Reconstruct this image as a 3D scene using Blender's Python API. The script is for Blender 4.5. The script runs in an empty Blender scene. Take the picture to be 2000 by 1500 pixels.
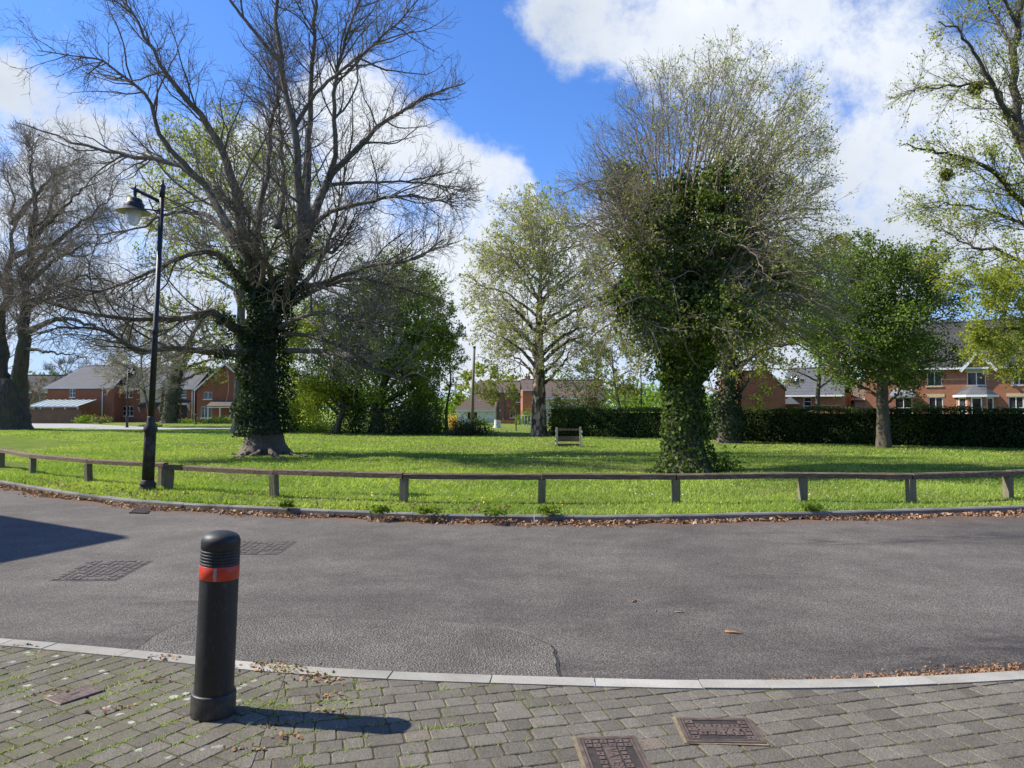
import bpy, bmesh, math, random
import numpy as np
from mathutils import Vector
R = math.radians
random.seed(7)
RNG = np.random.default_rng(11)
scene = bpy.context.scene
COL = scene.collection

# ------------------------------------------------------------------ camera
FPX, CAMH = 1450.0, 1.65                 # focal length in photo pixels (2000 wide), eye height
PITCH = math.atan(50.0 / FPX)
cam_d = bpy.data.cameras.new('camera')
cam_d.sensor_width = 36.0
cam_d.lens = 36.0 * FPX / 2000.0
cam_d.clip_start = 0.05
cam_d.clip_end = 3000
cam = bpy.data.objects.new('camera', cam_d)
cam.location = (0, 0, CAMH)
cam.rotation_euler = (R(90) + PITCH, 0, 0)
COL.objects.link(cam)
scene.camera = cam

# ------------------------------------------------------------------ sun, sky, exposure
SUN_EL = R(44)
SX, SY = -0.986, 0.165                    # horizontal direction towards the sun
scene.view_settings.view_transform = 'Standard'
scene.view_settings.look = 'None'
scene.view_settings.gamma = 1.0
scene.view_settings.exposure = 0.62
sun_d = bpy.data.lights.new('sun', 'SUN')
sun_d.energy = 5.0
sun_d.angle = R(0.5)
sun_d.color = (1.0, 0.935, 0.82)
sun = bpy.data.objects.new('sun', sun_d)
sun.rotation_euler = Vector((SX * math.cos(SUN_EL), SY * math.cos(SUN_EL), math.sin(SUN_EL))).to_track_quat('Z', 'Y').to_euler()
COL.objects.link(sun)

def ray(px, py):
    x = (px - 1000.0) / FPX; y = (750.0 - py) / FPX
    c, s = math.cos(PITCH), math.sin(PITCH)
    return Vector((x, c - y * s, s + y * c))
def G(px, py, z=0.0):
    d = ray(px, py); t = (z - CAMH) / d.z
    return Vector((d.x * t, d.y * t, z))
def P(px, py, Y):
    d = ray(px, py); t = Y / d.y
    return Vector((d.x * t, Y, CAMH + d.z * t))
def S(Y): return Y / FPX                 # metres per photo pixel at distance Y

world = bpy.data.worlds.new('World')
scene.world = world
world.use_nodes = True
def build_world():
    nt = world.node_tree; N = nt.nodes; L = nt.links
    N.clear()
    out = N.new('ShaderNodeOutputWorld'); bg = N.new('ShaderNodeBackground')
    L.new(bg.outputs[0], out.inputs[0])
    sky = N.new('ShaderNodeTexSky'); sky.sky_type = 'NISHITA'; sky.sun_disc = False
    sky.sun_elevation = SUN_EL; sky.sun_rotation = math.atan2(SX, SY)
    sky.air_density = 1.0; sky.dust_density = 0.3; sky.ozone_density = 2.0
    hs = N.new('ShaderNodeHueSaturation'); hs.inputs['Saturation'].default_value = 1.22; hs.inputs['Value'].default_value = 1.22
    L.new(sky.outputs[0], hs.inputs['Color'])
    tc = N.new('ShaderNodeTexCoord')
    vm = N.new('ShaderNodeVectorMath'); vm.operation = 'MAXIMUM'; L.new(tc.outputs['Generated'], vm.inputs[0]); vm.inputs[1].default_value = (-2, -2, 0.17)
    L.new(vm.outputs[0], sky.inputs['Vector'])
    def math_(op, a, b=None, c=None, clamp=False):
        n = N.new('ShaderNodeMath'); n.operation = op; n.use_clamp = clamp
        for i, v in enumerate((a, b, c)):
            if v is None: continue
            if isinstance(v, (int, float)): n.inputs[i].default_value = v
            else: L.new(v, n.inputs[i])
        return n.outputs[0]
    nz = N.new('ShaderNodeTexNoise'); nz.inputs['Scale'].default_value = 6.5; nz.inputs['Detail'].default_value = 14
    nz.inputs['Roughness'].default_value = 0.66; nz.inputs['Distortion'].default_value = 0.1
    L.new(tc.outputs['Generated'], nz.inputs['Vector'])
    blobs = [(1160,-20,120,1),(1330,10,130,1.05),(1500,40,150,1.05),(1660,0,150,1),(1060,40,55,.8),(1110,90,50,.75),(1210,70,60,.5),(1450,150,100,.7),(1560,170,90,.45),
             (1700,300,140,1.1),(1820,380,160,1.1),(1690,430,150,1.1),(1600,330,90,.7),(1900,270,110,.7),(1940,420,140,1.0),(1720,200,60,.6),(1500,420,200,.8),
             (690,300,130,1.15),(610,230,85,.8),(700,180,60,.8),(800,360,120,1.1),(880,420,90,1),(600,380,160,1.0),(420,400,170,1),(250,330,90,.75),(110,260,70,.4),(180,400,150,.6),(10,150,42,1.1),(1000,350,45,.95),(960,420,90,1),
             (60,480,160,.5),(220,600,220,.7),(1000,600,240,.9),(700,560,220,.9),(1450,640,260,.8),(30,700,150,-.15),
             (960,190,120,-.6),(1180,230,110,-.6),(1100,300,80,-.4),(1800,110,80,-.6),(420,110,240,-.6),(840,120,120,-.5),(1900,585,75,-.9),(1640,110,60,-.4),(120,690,80,-.4)]
    acc = None
    for (px, py, r, a) in blobs:
        c = ray(px, py).normalized()
        vd = N.new('ShaderNodeVectorMath'); vd.operation = 'DOT_PRODUCT'
        L.new(tc.outputs['Generated'], vd.inputs[0]); vd.inputs[1].default_value = c
        k = 2.0 / (r / FPX) ** 2
        e = math_('EXPONENT', math_('MULTIPLY_ADD', vd.outputs['Value'], k, -k))
        acc = math_('MULTIPLY', e, a) if acc is None else math_('MULTIPLY_ADD', e, a, acc)
    # away from the photographed part of the sky: scattered cloud
    sep = N.new('ShaderNodeSeparateXYZ'); L.new(tc.outputs['Generated'], sep.inputs[0])
    away = math_('MULTIPLY', math_('SUBTRACT', 0.35, sep.outputs['Y'], clamp=True), 0.15)
    acc = math_('ADD', acc, away)
    accc = math_('MAXIMUM', math_('MINIMUM', acc, 1.0), -0.6)
    dens = math_('MULTIPLY_ADD', accc, 1.25, math_('MULTIPLY_ADD', nz.outputs['Fac'], 4.6, -2.95))
    mr = N.new('ShaderNodeMapRange'); mr.interpolation_type = 'SMOOTHSTEP'
    L.new(dens, mr.inputs['Value'])
    mr.inputs['From Min'].default_value = -0.48; mr.inputs['From Max'].default_value = 0.66
    cr = N.new('ShaderNodeValToRGB'); n3 = N.new('ShaderNodeTexNoise'); n3.inputs['Scale'].default_value = 3.4; n3.inputs['Detail'].default_value = 5; L.new(tc.outputs['Generated'], n3.inputs['Vector'])
    L.new(math_('MULTIPLY_ADD', n3.outputs['Fac'], 2.2, math_('MULTIPLY_ADD', dens, 0.16, -0.78)), cr.inputs['Fac'])
    e = cr.color_ramp.elements
    e[0].position = 0.0; e[0].color = (0.72, 0.75, 0.79, 1)
    e[1].position = 1.0; e[1].color = (0.42, 0.475, 0.565, 1)
    m = e.new(0.45); m.color = (0.58, 0.625, 0.69, 1)
    n2 = N.new('ShaderNodeTexNoise'); n2.inputs['Scale'].default_value = 9; n2.inputs['Detail'].default_value = 6
    L.new(tc.outputs['Generated'], n2.inputs['Vector'])
    cm = N.new('ShaderNodeMixRGB'); cm.blend_type = 'MULTIPLY'; cm.inputs[0].default_value = 0.22
    L.new(cr.outputs[0], cm.inputs[1]); L.new(n2.outputs['Fac'], cm.inputs[2])
    lo = N.new('ShaderNodeMapRange'); lo.interpolation_type = 'SMOOTHSTEP'; L.new(sep.outputs['Z'], lo.inputs['Value'])
    for k_, v_ in (('From Min', 0.19), ('From Max', 0.02), ('To Min', 0.0), ('To Max', 0.85)): lo.inputs[k_].default_value = v_
    sm = N.new('ShaderNodeMixRGB'); sm.blend_type = 'MULTIPLY'; sm.inputs[0].default_value = 1
    L.new(hs.outputs[0], sm.inputs[1]); sm.inputs[2].default_value = (0.078, 0.088, 0.118, 1)
    mx = N.new('ShaderNodeMixRGB')
    hz = N.new('ShaderNodeMixRGB'); L.new(lo.outputs[0], hz.inputs[0]); L.new(sm.outputs[0], hz.inputs[1]); hz.inputs[2].default_value = (0.40, 0.50, 0.62, 1)
    L.new(mr.outputs[0], mx.inputs[0]); L.new(hz.outputs[0], mx.inputs[1]); L.new(cm.outputs[0], mx.inputs[2])
    L.new(mx.outputs[0], bg.inputs['Color']); bg.inputs['Strength'].default_value = 1.0
build_world()

# ------------------------------------------------------------------ materials
MATS = {}
class NB:
    """small node-building helper"""
    def __init__(s, name):
        s.m = bpy.data.materials.new(name); s.m.use_nodes = True
        s.nt = s.m.node_tree; s.N = s.nt.nodes; s.L = s.nt.links; s.N.clear()
        s.out = s.N.new('ShaderNodeOutputMaterial'); s.tc = s.N.new('ShaderNodeTexCoord')
        MATS[name] = s.m
    def put(s, inp, v):
        if v is None: return
        if hasattr(v, 'links') or isinstance(v, bpy.types.NodeSocket): s.L.new(v, inp)
        elif isinstance(v, (tuple, list)) and len(v) == 3 and inp.type == 'RGBA': inp.default_value = (*v, 1)
        else: inp.default_value = v
    def math(s, op, a, b=None, c=None, clamp=False):
        n = s.N.new('ShaderNodeMath'); n.operation = op; n.use_clamp = clamp
        for i, v in enumerate((a, b, c)): s.put(n.inputs[i], v)
        return n.outputs[0]
    def noise(s, scale, detail=4, rough=0.55, vec=None, dist=0.0):
        n = s.N.new('ShaderNodeTexNoise'); s.put(n.inputs['Scale'], scale); s.put(n.inputs['Detail'], detail)
        s.put(n.inputs['Roughness'], rough); s.put(n.inputs['Distortion'], dist)
        s.L.new(vec if vec is not None else s.tc.outputs['Object'], n.inputs['Vector'])
        return n.outputs['Fac']
    def voro(s, scale, vec=None, feat='F1', out='Distance', rnd=1.0):
        n = s.N.new('ShaderNodeTexVoronoi'); n.feature = feat; s.put(n.inputs['Scale'], scale); s.put(n.inputs['Randomness'], rnd)
        s.L.new(vec if vec is not None else s.tc.outputs['Object'], n.inputs['Vector'])
        return n.outputs[out]
    def ramp(s, fac, stops):
        n = s.N.new('ShaderNodeValToRGB'); s.L.new(fac, n.inputs['Fac']); e = n.color_ramp.elements
        for i, (p, c) in enumerate(stops):
            q = e[i] if i < 2 else e.new(p)
            q.position = p; q.color = (*c, 1) if len(c) == 3 else c
        return n.outputs['Color']
    def mix(s, fac, a, b, mode='MIX'):
        n = s.N.new('ShaderNodeMixRGB'); n.blend_type = mode
        s.put(n.inputs[0], fac); s.put(n.inputs[1], a); s.put(n.inputs[2], b)
        return n.outputs[0]
    def mapr(s, v, a, b, c=0.0, d=1.0, smooth=True):
        n = s.N.new('ShaderNodeMapRange'); n.interpolation_type = 'SMOOTHSTEP' if smooth else 'LINEAR'
        s.L.new(v, n.inputs['Value'])
        for k, x in (('From Min', a), ('From Max', b), ('To Min', c), ('To Max', d)): n.inputs[k].default_value = x
        return n.outputs[0]
    def scaled(s, vec3, src='Object'):
        n = s.N.new('ShaderNodeMapping'); s.L.new(s.tc.outputs[src], n.inputs['Vector']); n.inputs['Scale'].default_value = vec3
        return n.outputs[0]
    def bump(s, h, strength=0.3, dist=0.02):
        n = s.N.new('ShaderNodeBump'); n.inputs['Strength'].default_value = strength; n.inputs['Distance'].default_value = dist
        s.L.new(h, n.inputs['Height']); return n.outputs[0]
    def attr(s, name, out='Fac'):
        n = s.N.new('ShaderNodeAttribute'); n.attribute_name = name; return n.outputs[out]
    def pbr(s, color, rough=0.8, metal=0.0, normal=None, spec=0.4, **kw):
        n = s.N.new('ShaderNodeBsdfPrincipled'); s.put(n.inputs['Base Color'], color); s.put(n.inputs['Roughness'], rough)
        s.put(n.inputs['Metallic'], metal); s.put(n.inputs['Specular IOR Level'], spec)
        if normal is not None: s.L.new(normal, n.inputs['Normal'])
        for k, v in kw.items(): s.put(n.inputs[k.replace('_', ' ')], v)
        s.L.new(n.outputs[0], s.out.inputs[0]); return n

def plain(name, color, rough=0.7, metal=0.0, var=0.25, scale=8.0, spec=0.4, bump=0.0):
    b = NB(name); f = b.noise(scale, 6, 0.6)
    lo = tuple(c * (1 - var) for c in color); hi = tuple(min(1, c * (1 + var)) for c in color)
    col = b.ramp(f, [(0.3, lo), (0.7, hi)])
    b.pbr(col, rough, metal, b.bump(f, bump, 0.01) if bump else None, spec)
    return b.m

def leafmat(name, ca, cb, trans=0.35, gloss=0.012, grough=0.6):
    """leaf: colour varies leaf by leaf (attribute 'tint'), light passes through"""
    b = NB(name); t = b.attr('tint')
    col = b.ramp(t, [(0.0, ca), (1.0, cb)])
    d = b.N.new('ShaderNodeBsdfDiffuse'); b.L.new(col, d.inputs[0])
    tr = b.N.new('ShaderNodeBsdfTranslucent'); b.L.new(b.mix(1.0, col, (1.25, 1.3, 0.6), 'MULTIPLY'), tr.inputs[0])
    m = b.N.new('ShaderNodeMixShader'); m.inputs[0].default_value = trans; b.L.new(d.outputs[0], m.inputs[1]); b.L.new(tr.outputs[0], m.inputs[2])
    g = b.N.new('ShaderNodeBsdfGlossy'); g.inputs['Roughness'].default_value = grough; g.inputs[0].default_value = (1, 1, 1, 1)
    m2 = b.N.new('ShaderNodeMixShader'); m2.inputs[0].default_value = gloss; b.L.new(m.outputs[0], m2.inputs[1]); b.L.new(g.outputs[0], m2.inputs[2])
    b.L.new(m2.outputs[0], b.out.inputs[0]); return b.m

def barkmat(name, ca, cb, scale=6.0, green=0.0):
    b = NB(name)
    v = b.scaled((1, 1, 0.25)); f = b.noise(scale, 8, 0.65, v); big = b.noise(0.9, 3, 0.5)
    col = b.ramp(f, [(0.3, ca), (0.7, cb)])
    if green: col = b.mix(b.mapr(big, 0.45, 0.7, 0, green), col, (0.09, 0.10, 0.035))
    b.pbr(col, 0.9, 0, b.bump(f, 0.6, 0.05), 0.2); return b.m

def build_mats():
    # asphalt
    b = NB('asphalt')
    ag = b.voro(85); fine = b.noise(110, 4, 0.75); big = b.noise(0.35, 5, 0.6); mid = b.noise(2.2, 5, 0.6)
    col = b.ramp(b.math('MULTIPLY_ADD', fine, 0.55, b.math('MULTIPLY', ag, 0.6)), [(0.32, (0.026, 0.023, 0.0195)), (0.70, (0.188, 0.169, 0.147))])
    col = b.mix(0.6, col, b.ramp(big, [(0.36, (0.48, 0.47, 0.47)), (0.64, (1.18, 1.15, 1.13))]), 'MULTIPLY')
    col = b.mix(0.5, col, b.ramp(mid, [(0.3, (0.55, 0.55, 0.55)), (0.66, (1.15, 1.15, 1.15))]), 'MULTIPLY')
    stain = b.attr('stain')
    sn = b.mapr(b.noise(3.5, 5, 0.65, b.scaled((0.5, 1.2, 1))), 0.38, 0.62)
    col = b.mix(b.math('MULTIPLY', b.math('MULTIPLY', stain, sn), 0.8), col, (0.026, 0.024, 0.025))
    rust = b.attr('debris')
    col = b.mix(b.math('MULTIPLY', rust, b.mapr(b.noise(9, 5, 0.7), 0.35, 0.6)), col, (0.16, 0.075, 0.035))
    sp = b.voro(38, feat='F1'); spm = b.math('LESS_THAN', sp, 0.055); pick = b.math('GREATER_THAN', b.noise(9, 2), 0.6)
    col = b.mix(b.math('MULTIPLY', spm, pick), col, (0.38, 0.37, 0.35))
    b.pbr(col, 0.86, 0, b.bump(b.math('ADD', ag, fine), 0.55, 0.012), 0.32)
    b = NB('patch_asphalt')
    ag = b.voro(75); fine = b.noise(200, 3, 0.6); big = b.noise(1.6, 5, 0.65)
    col = b.ramp(b.math('MULTIPLY_ADD', fine, 0.5, b.math('MULTIPLY', ag, 0.6)), [(0.28, (0.032, 0.029, 0.024)), (0.70, (0.215, 0.197, 0.170))])
    col = b.mix(0.8, col, b.ramp(big, [(0.3, (0.55, 0.55, 0.55)), (0.7, (1.1, 1.1, 1.08))]), 'MULTIPLY')
    b.pbr(col, 0.9, 0, b.bump(ag, 0.8, 0.015), 0.3)
    b = NB('road_edge_seam'); b.pbr(b.ramp(b.noise(20), [(0.3, (0.018, 0.017, 0.016)), (0.7, (0.045, 0.043, 0.04))]), 0.85)
    plain('pale_road', (0.33, 0.32, 0.30), 0.9, var=0.15, scale=1.5)
    # concrete block paving: each block carries its own tint
    b = NB('paving_block')
    t = b.attr('tint'); fine = b.noise(120, 4, 0.75); v = b.voro(120); mid = b.noise(7, 5, 0.6)
    col = b.ramp(t, [(0.0, (0.128, 0.114, 0.092)), (0.9, (0.188, 0.170, 0.139)), (0.985, (0.188, 0.166, 0.134)), (1.0, (0.20, 0.145, 0.105))])
    col = b.mix(0.85, col, b.ramp(fine, [(0.34, (0.42, 0.42, 0.42)), (0.68, (1.45, 1.45, 1.43))]), 'MULTIPLY')
    col = b.mix(0.6, col, b.ramp(mid, [(0.3, (0.72, 0.72, 0.70)), (0.7, (1.12, 1.12, 1.12))]), 'MULTIPLY')
    ol = b.attr('old')                      # weathered, greener corner with lichen spots
    col = b.mix(b.math('MULTIPLY', ol, b.mapr(b.noise(2.6, 5, 0.6), 0.35, 0.7, 0, 0.55)), col, (0.12, 0.115, 0.06))
    li = b.voro(7.5, b.scaled((1, 1, 0))); lj = b.math('ADD', li, b.math('MULTIPLY', b.noise(34, 4, 0.7), 0.55))
    lm = b.math('LESS_THAN', b.math('ADD', lj, b.math('MULTIPLY', b.noise(1.8, 2), 0.25)), 0.55)
    col = b.mix(b.math('MULTIPLY', b.math('MULTIPLY', lm, ol), 0.75), col, (0.46, 0.46, 0.38))
    b.pbr(col, 0.92, 0, b.bump(b.math('ADD', fine, v), 0.5, 0.006), 0.25)
    b = NB('joint_moss')
    f = b.noise(14, 6, 0.7)
    b.pbr(b.ramp(f, [(0.30, (0.060, 0.050, 0.032)), (0.52, (0.105, 0.095, 0.045)), (0.72, (0.125, 0.135, 0.040))]), 1.0, 0, b.bump(b.noise(90), 0.8, 0.01), 0.1)
    b = NB('kerb_concrete')
    f = b.noise(60, 6, 0.65); g = b.noise(2.5, 5, 0.6); t = b.attr('tint')
    col = b.ramp(t, [(0.0, (0.29, 0.28, 0.245)), (1.0, (0.42, 0.405, 0.36))])
    col = b.mix(0.7, col, b.ramp(f, [(0.3, (0.75, 0.75, 0.75)), (0.7, (1.12, 1.12, 1.12))]), 'MULTIPLY')
    col = b.mix(0.8, col, b.ramp(g, [(0.3, (0.72, 0.71, 0.66)), (0.6, (1.05, 1.05, 1.04))]), 'MULTIPLY')
    b.pbr(col, 0.9, 0, b.bump(f, 0.4, 0.005), 0.25)
    b = NB('old_kerb_concrete')
    f = b.noise(50, 6, 0.65); g = b.noise(1.5, 5, 0.6)
    col = b.ramp(g, [(0.3, (0.12, 0.113, 0.10)), (0.65, (0.27, 0.262, 0.235))])
    col = b.mix(0.7, col, b.ramp(f, [(0.3, (0.7, 0.7, 0.7)), (0.7, (1.15, 1.15, 1.15))]), 'MULTIPLY')
    b.pbr(col, 0.92, 0, b.bump(f, 0.5, 0.006), 0.2)
    # lawn ground
    b = NB('lawn')
    f = b.noise(0.22, 6, 0.62); m = b.noise(1.7, 6, 0.65); fine = b.noise(22, 5, 0.7); ff = b.noise(75, 3, 0.7)
    col = b.ramp(m, [(0.28, (0.115, 0.185, 0.026)), (0.50, (0.225, 0.325, 0.048)), (0.75, (0.32, 0.39, 0.082))])
    col = b.mix(b.mapr(f, 0.44, 0.64, 0, 0.75), col, (0.26, 0.24, 0.10))
    col = b.mix(0.6, col, b.ramp(fine, [(0.28, (0.45, 0.45, 0.4)), (0.7, (1.25, 1.25, 1.2))]), 'MULTIPLY')
    bare = b.math('MULTIPLY', b.attr('bare'), b.mapr(b.noise(2.3, 6, 0.7), 0.36, 0.6))
    col = b.mix(b.math('MULTIPLY', bare, 0.85), col, b.ramp(fine, [(0.3, (0.12, 0.09, 0.055)), (0.7, (0.24, 0.19, 0.12))]))
    b.pbr(col, 1.0, 0, b.bump(b.math('MULTIPLY_ADD', fine, 1.0, ff), 1.0, 0.08), 0.08)
    leafmat('grass_blade', (0.16, 0.275, 0.038), (0.47, 0.56, 0.125), 0.45, 0.02, 0.6)
    # timber
    b = NB('weathered_timber')
    v = b.scaled((1.2, 14, 14)); f = b.noise(3, 7, 0.7, v); g = b.noise(2.0, 4, 0.6)
    col = b.ramp(f, [(0.25, (0.065, 0.044, 0.030)), (0.5, (0.165, 0.118, 0.082)), (0.78, (0.38, 0.315, 0.235))])
    col = b.mix(b.mapr(g, 0.45, 0.72, 0, 0.35), col, (0.085, 0.08, 0.05))
    b.pbr(col, 0.9, 0, b.bump(f, 0.7, 0.02), 0.2)
    b = NB('post_timber')
    v = b.scaled((14, 14, 1.2)); f = b.noise(3, 7, 0.7, v); g = b.noise(2.4, 4, 0.6)
    col = b.ramp(f, [(0.25, (0.12, 0.10, 0.07)), (0.55, (0.23, 0.20, 0.14)), (0.8, (0.31, 0.28, 0.21))])
    col = b.mix(b.mapr(g, 0.45, 0.7, 0, 0.5), col, (0.13, 0.125, 0.05))
    b.pbr(col, 0.9, 0, b.bump(f, 0.6, 0.02), 0.2)
    plain('pale_timber', (0.58, 0.52, 0.37), 0.85, var=0.35, scale=12)
    plain('pole_timber', (0.20, 0.17, 0.12), 0.9, var=0.3, scale=10)
    # bollard and iron
    b = NB('black_rubber')
    f = b.noise(5, 6, 0.7); sc = b.noise(40, 4, 0.6, b.scaled((1, 1, 0.3)))
    col = b.ramp(f, [(0.3, (0.012, 0.013, 0.013)), (0.75, (0.030, 0.031, 0.029))])
    col = b.mix(b.mapr(sc, 0.56, 0.72, 0, 0.45), col, (0.075, 0.072, 0.065))
    sp_ = b.N.new('ShaderNodeSeparateXYZ'); b.L.new(b.tc.outputs['Object'], sp_.inputs[0])
    dust = b.math('MULTIPLY', b.mapr(sp_.outputs[2], 0.0, 0.22, 1.0, 0.0), b.mapr(b.noise(16, 6, 0.7), 0.38, 0.62, 0.05, 0.8))
    col = b.mix(b.math('MULTIPLY', dust, 0.55), col, (0.12, 0.105, 0.08))
    scr = b.voro(9, b.scaled((2.5, 2.5, 0.35)), 'DISTANCE_TO_EDGE'); col = b.mix(b.math('MULTIPLY', b.math('LESS_THAN', scr, 0.012), b.mapr(b.noise(4), 0.5, 0.6, 0, 0.35)), col, (0.14, 0.135, 0.125))
    b.pbr(col, b.ramp(f, [(0.3, (0.42,)*3), (0.7, (0.6,)*3)]), 0, b.bump(b.noise(55, 3), 0.12, 0.004), 0.5)
    b = NB('red_reflective')
    f = b.noise(9, 5, 0.6); cell = b.voro(260)
    col = b.mix(0.4, b.ramp(f, [(0.3, (0.42, 0.030, 0.014)), (0.7, (0.62, 0.060, 0.022))]), b.ramp(cell, [(0, (0.8, 0.8, 0.8)), (0.6, (1.2, 1.2, 1.2))]), 'MULTIPLY')
    b.pbr(col, 0.35, 0, None, 0.5)
    plain('band_overlap', (0.42, 0.33, 0.30), 0.5, var=0.35, scale=60)
    b = NB('black_iron')
    f = b.noise(6, 6, 0.65); col = b.ramp(f, [(0.35, (0.014, 0.015, 0.015)), (0.75, (0.035, 0.036, 0.033))])
    b.pbr(col, 0.5, 0.1, b.bump(b.noise(40), 0.15, 0.004), 0.5)
    b = NB('rusty_black_iron')
    f = b.noise(7, 6, 0.65); col = b.ramp(f, [(0.36, (0.02, 0.02, 0.02)), (0.6, (0.07, 0.065, 0.06)), (0.72, (0.20, 0.115, 0.085))])
    b.pbr(col, 0.7, 0.1, b.bump(f, 0.3, 0.006), 0.4)
    plain('lamp_enamel', (0.52, 0.48, 0.30), 0.5, var=0.2, scale=14)
    b = NB('clear_glass')
    g = b.N.new('ShaderNodeBsdfGlass'); g.inputs['Roughness'].default_value = 0.12; g.inputs['IOR'].default_value = 1.15
    t = b.N.new('ShaderNodeBsdfTransparent'); d = b.N.new('ShaderNodeBsdfDiffuse'); d.inputs[0].default_value = (0.8, 0.83, 0.8, 1)
    m = b.N.new('ShaderNodeMixShader'); m.inputs[0].default_value = 0.45; b.L.new(t.outputs[0], m.inputs[1]); b.L.new(g.outputs[0], m.inputs[2])
    m2 = b.N.new('ShaderNodeMixShader'); m2.inputs[0].default_value = 0.55; b.L.new(m.outputs[0], m2.inputs[1]); b.L.new(d.outputs[0], m2.inputs[2])
    b.L.new(m2.outputs[0], b.out.inputs[0])
    b = NB('cast_cover')
    f = b.noise(18, 6, 0.7); col = b.ramp(f, [(0.3, (0.085, 0.06, 0.048)), (0.7, (0.20, 0.15, 0.125))])
    b.pbr(col, 0.62, 0.35, b.bump(b.noise(120), 0.25, 0.004), 0.4)
    plain('cover_recess', (0.038, 0.030, 0.026), 0.8, var=0.4, scale=25)
    plain('mortar', (0.19, 0.155, 0.095), 0.95, var=0.4, scale=22, bump=0.4)
    b = NB('cover_grit')
    f = b.noise(35, 6, 0.7); col = b.ramp(f, [(0.3, (0.05, 0.045, 0.04)), (0.7, (0.17, 0.15, 0.13))]); b.pbr(col, 0.8, 0.2, b.bump(f, 0.6, 0.006))
    # buildings
    def brick(name, a, c, mortar):
        b = NB(name); sep = b.N.new('ShaderNodeSeparateXYZ'); b.L.new(b.tc.outputs['Object'], sep.inputs[0])
        cb = b.N.new('ShaderNodeCombineXYZ'); b.L.new(b.math('ADD', sep.outputs[0], sep.outputs[1]), cb.inputs[0]); b.L.new(sep.outputs[2], cb.inputs[1])
        n = b.N.new('ShaderNodeTexBrick'); b.L.new(cb.outputs[0], n.inputs['Vector'])
        n.inputs['Scale'].default_value = 1; n.inputs['Brick Width'].default_value = 0.225; n.inputs['Row Height'].default_value = 0.075
        n.inputs['Mortar Size'].default_value = 0.010; n.inputs['Color1'].default_value = (*a, 1); n.inputs['Color2'].default_value = (*c, 1); n.inputs['Mortar'].default_value = (*mortar, 1)
        col = b.mix(0.6, n.outputs[0], b.ramp(b.noise(0.7, 5, 0.6), [(0.3, (0.75, 0.75, 0.75)), (0.7, (1.15, 1.15, 1.15))]), 'MULTIPLY')
        b.pbr(col, 0.9, 0, None, 0.2)
    brick('red_brick', (0.28, 0.075, 0.036), (0.36, 0.105, 0.052), (0.26, 0.17, 0.12))
    brick('orange_brick', (0.33, 0.105, 0.050), (0.42, 0.155, 0.078), (0.32, 0.21, 0.15))
    brick('brown_brick', (0.20, 0.09, 0.055), (0.27, 0.125, 0.075), (0.20, 0.15, 0.12))
    def tiles(name, a, c, row=0.25):
        b = NB(name); v = b.scaled((2.5, 2.5, 8)); f = b.noise(3.5, 4, 0.65, v); g = b.noise(0.7, 4, 0.6)
        sep = b.N.new('ShaderNodeSeparateXYZ'); b.L.new(b.tc.outputs['Object'], sep.inputs[0])
        ln = b.math('FRACT', b.math('DIVIDE', sep.outputs[2], row))
        col = b.mix(0.75, b.ramp(f, [(0.3, a), (0.7, c)]), b.ramp(ln, [(0.0, (0.5, 0.5, 0.5)), (0.25, (1.05, 1.05, 1.05))]), 'MULTIPLY')
        col = b.mix(0.5, col, b.ramp(g, [(0.3, (0.75, 0.75, 0.75)), (0.7, (1.1, 1.1, 1.1))]), 'MULTIPLY')
        b.pbr(col, 0.8, 0, b.bump(ln, 0.4, 0.02), 0.3)
    tiles('slate_roof', (0.065, 0.067, 0.072), (0.16, 0.163, 0.17))
    tiles('dark_roof', (0.035, 0.033, 0.032), (0.085, 0.08, 0.078))
    tiles('clay_roof', (0.16, 0.07, 0.045), (0.28, 0.13, 0.085))
    tiles('brown_roof', (0.10, 0.075, 0.06), (0.18, 0.13, 0.10))
    plain('white_paint', (0.78, 0.78, 0.76), 0.5, var=0.06)
    plain('cream_render', (0.55, 0.47, 0.33), 0.9, var=0.1)
    plain('white_render', (0.72, 0.72, 0.70), 0.9, var=0.07)
    plain('sandstone', (0.55, 0.42, 0.25), 0.9, var=0.12)
    plain('grey_lead', (0.22, 0.225, 0.24), 0.6, var=0.15)
    plain('dark_door', (0.02, 0.018, 0.017), 0.5)
    plain('orange_boards', (0.42, 0.14, 0.06), 0.8, var=0.2)
    plain('pale_blue_steel', (0.35, 0.43, 0.52), 0.5, var=0.1)
    b = NB('window_glass'); f = b.noise(0.9, 3)
    b.pbr(b.ramp(f, [(0.4, (0.012, 0.014, 0.016)), (0.65, (0.06, 0.065, 0.07))]), 0.06, 0, None, 0.8)
    b = NB('ribbed_polycarbonate'); b.pbr((0.52, 0.60, 0.55), 0.35, 0, None, 0.5, Transmission_Weight=0.25)
    # bark and leaves
    barkmat('grey_bark', (0.07, 0.058, 0.044), (0.20, 0.168, 0.128), 7, 0.35)
    barkmat('grey_twig', (0.095, 0.079, 0.060), (0.185, 0.157, 0.12), 3); barkmat('painted_sunlit_twig', (0.20, 0.172, 0.13), (0.36, 0.315, 0.24), 3)  # second bark is a paler copy: sunlight painted into the lower branches
    barkmat('pale_twig', (0.28, 0.245, 0.19), (0.46, 0.41, 0.33), 3)
    barkmat('brown_twig', (0.17, 0.138, 0.100), (0.32, 0.265, 0.195), 3)
    barkmat('dark_bark', (0.04, 0.033, 0.026), (0.11, 0.095, 0.072), 7, 0.3)
    barkmat('plain_bark', (0.065, 0.055, 0.040), (0.165, 0.14, 0.105), 7, 0.4)
    b = NB('mottled_bark'); f = b.voro(5.0, b.scaled((1.4, 1.4, 0.6)), out='Color'); g = b.noise(5, 6, 0.6)
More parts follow.
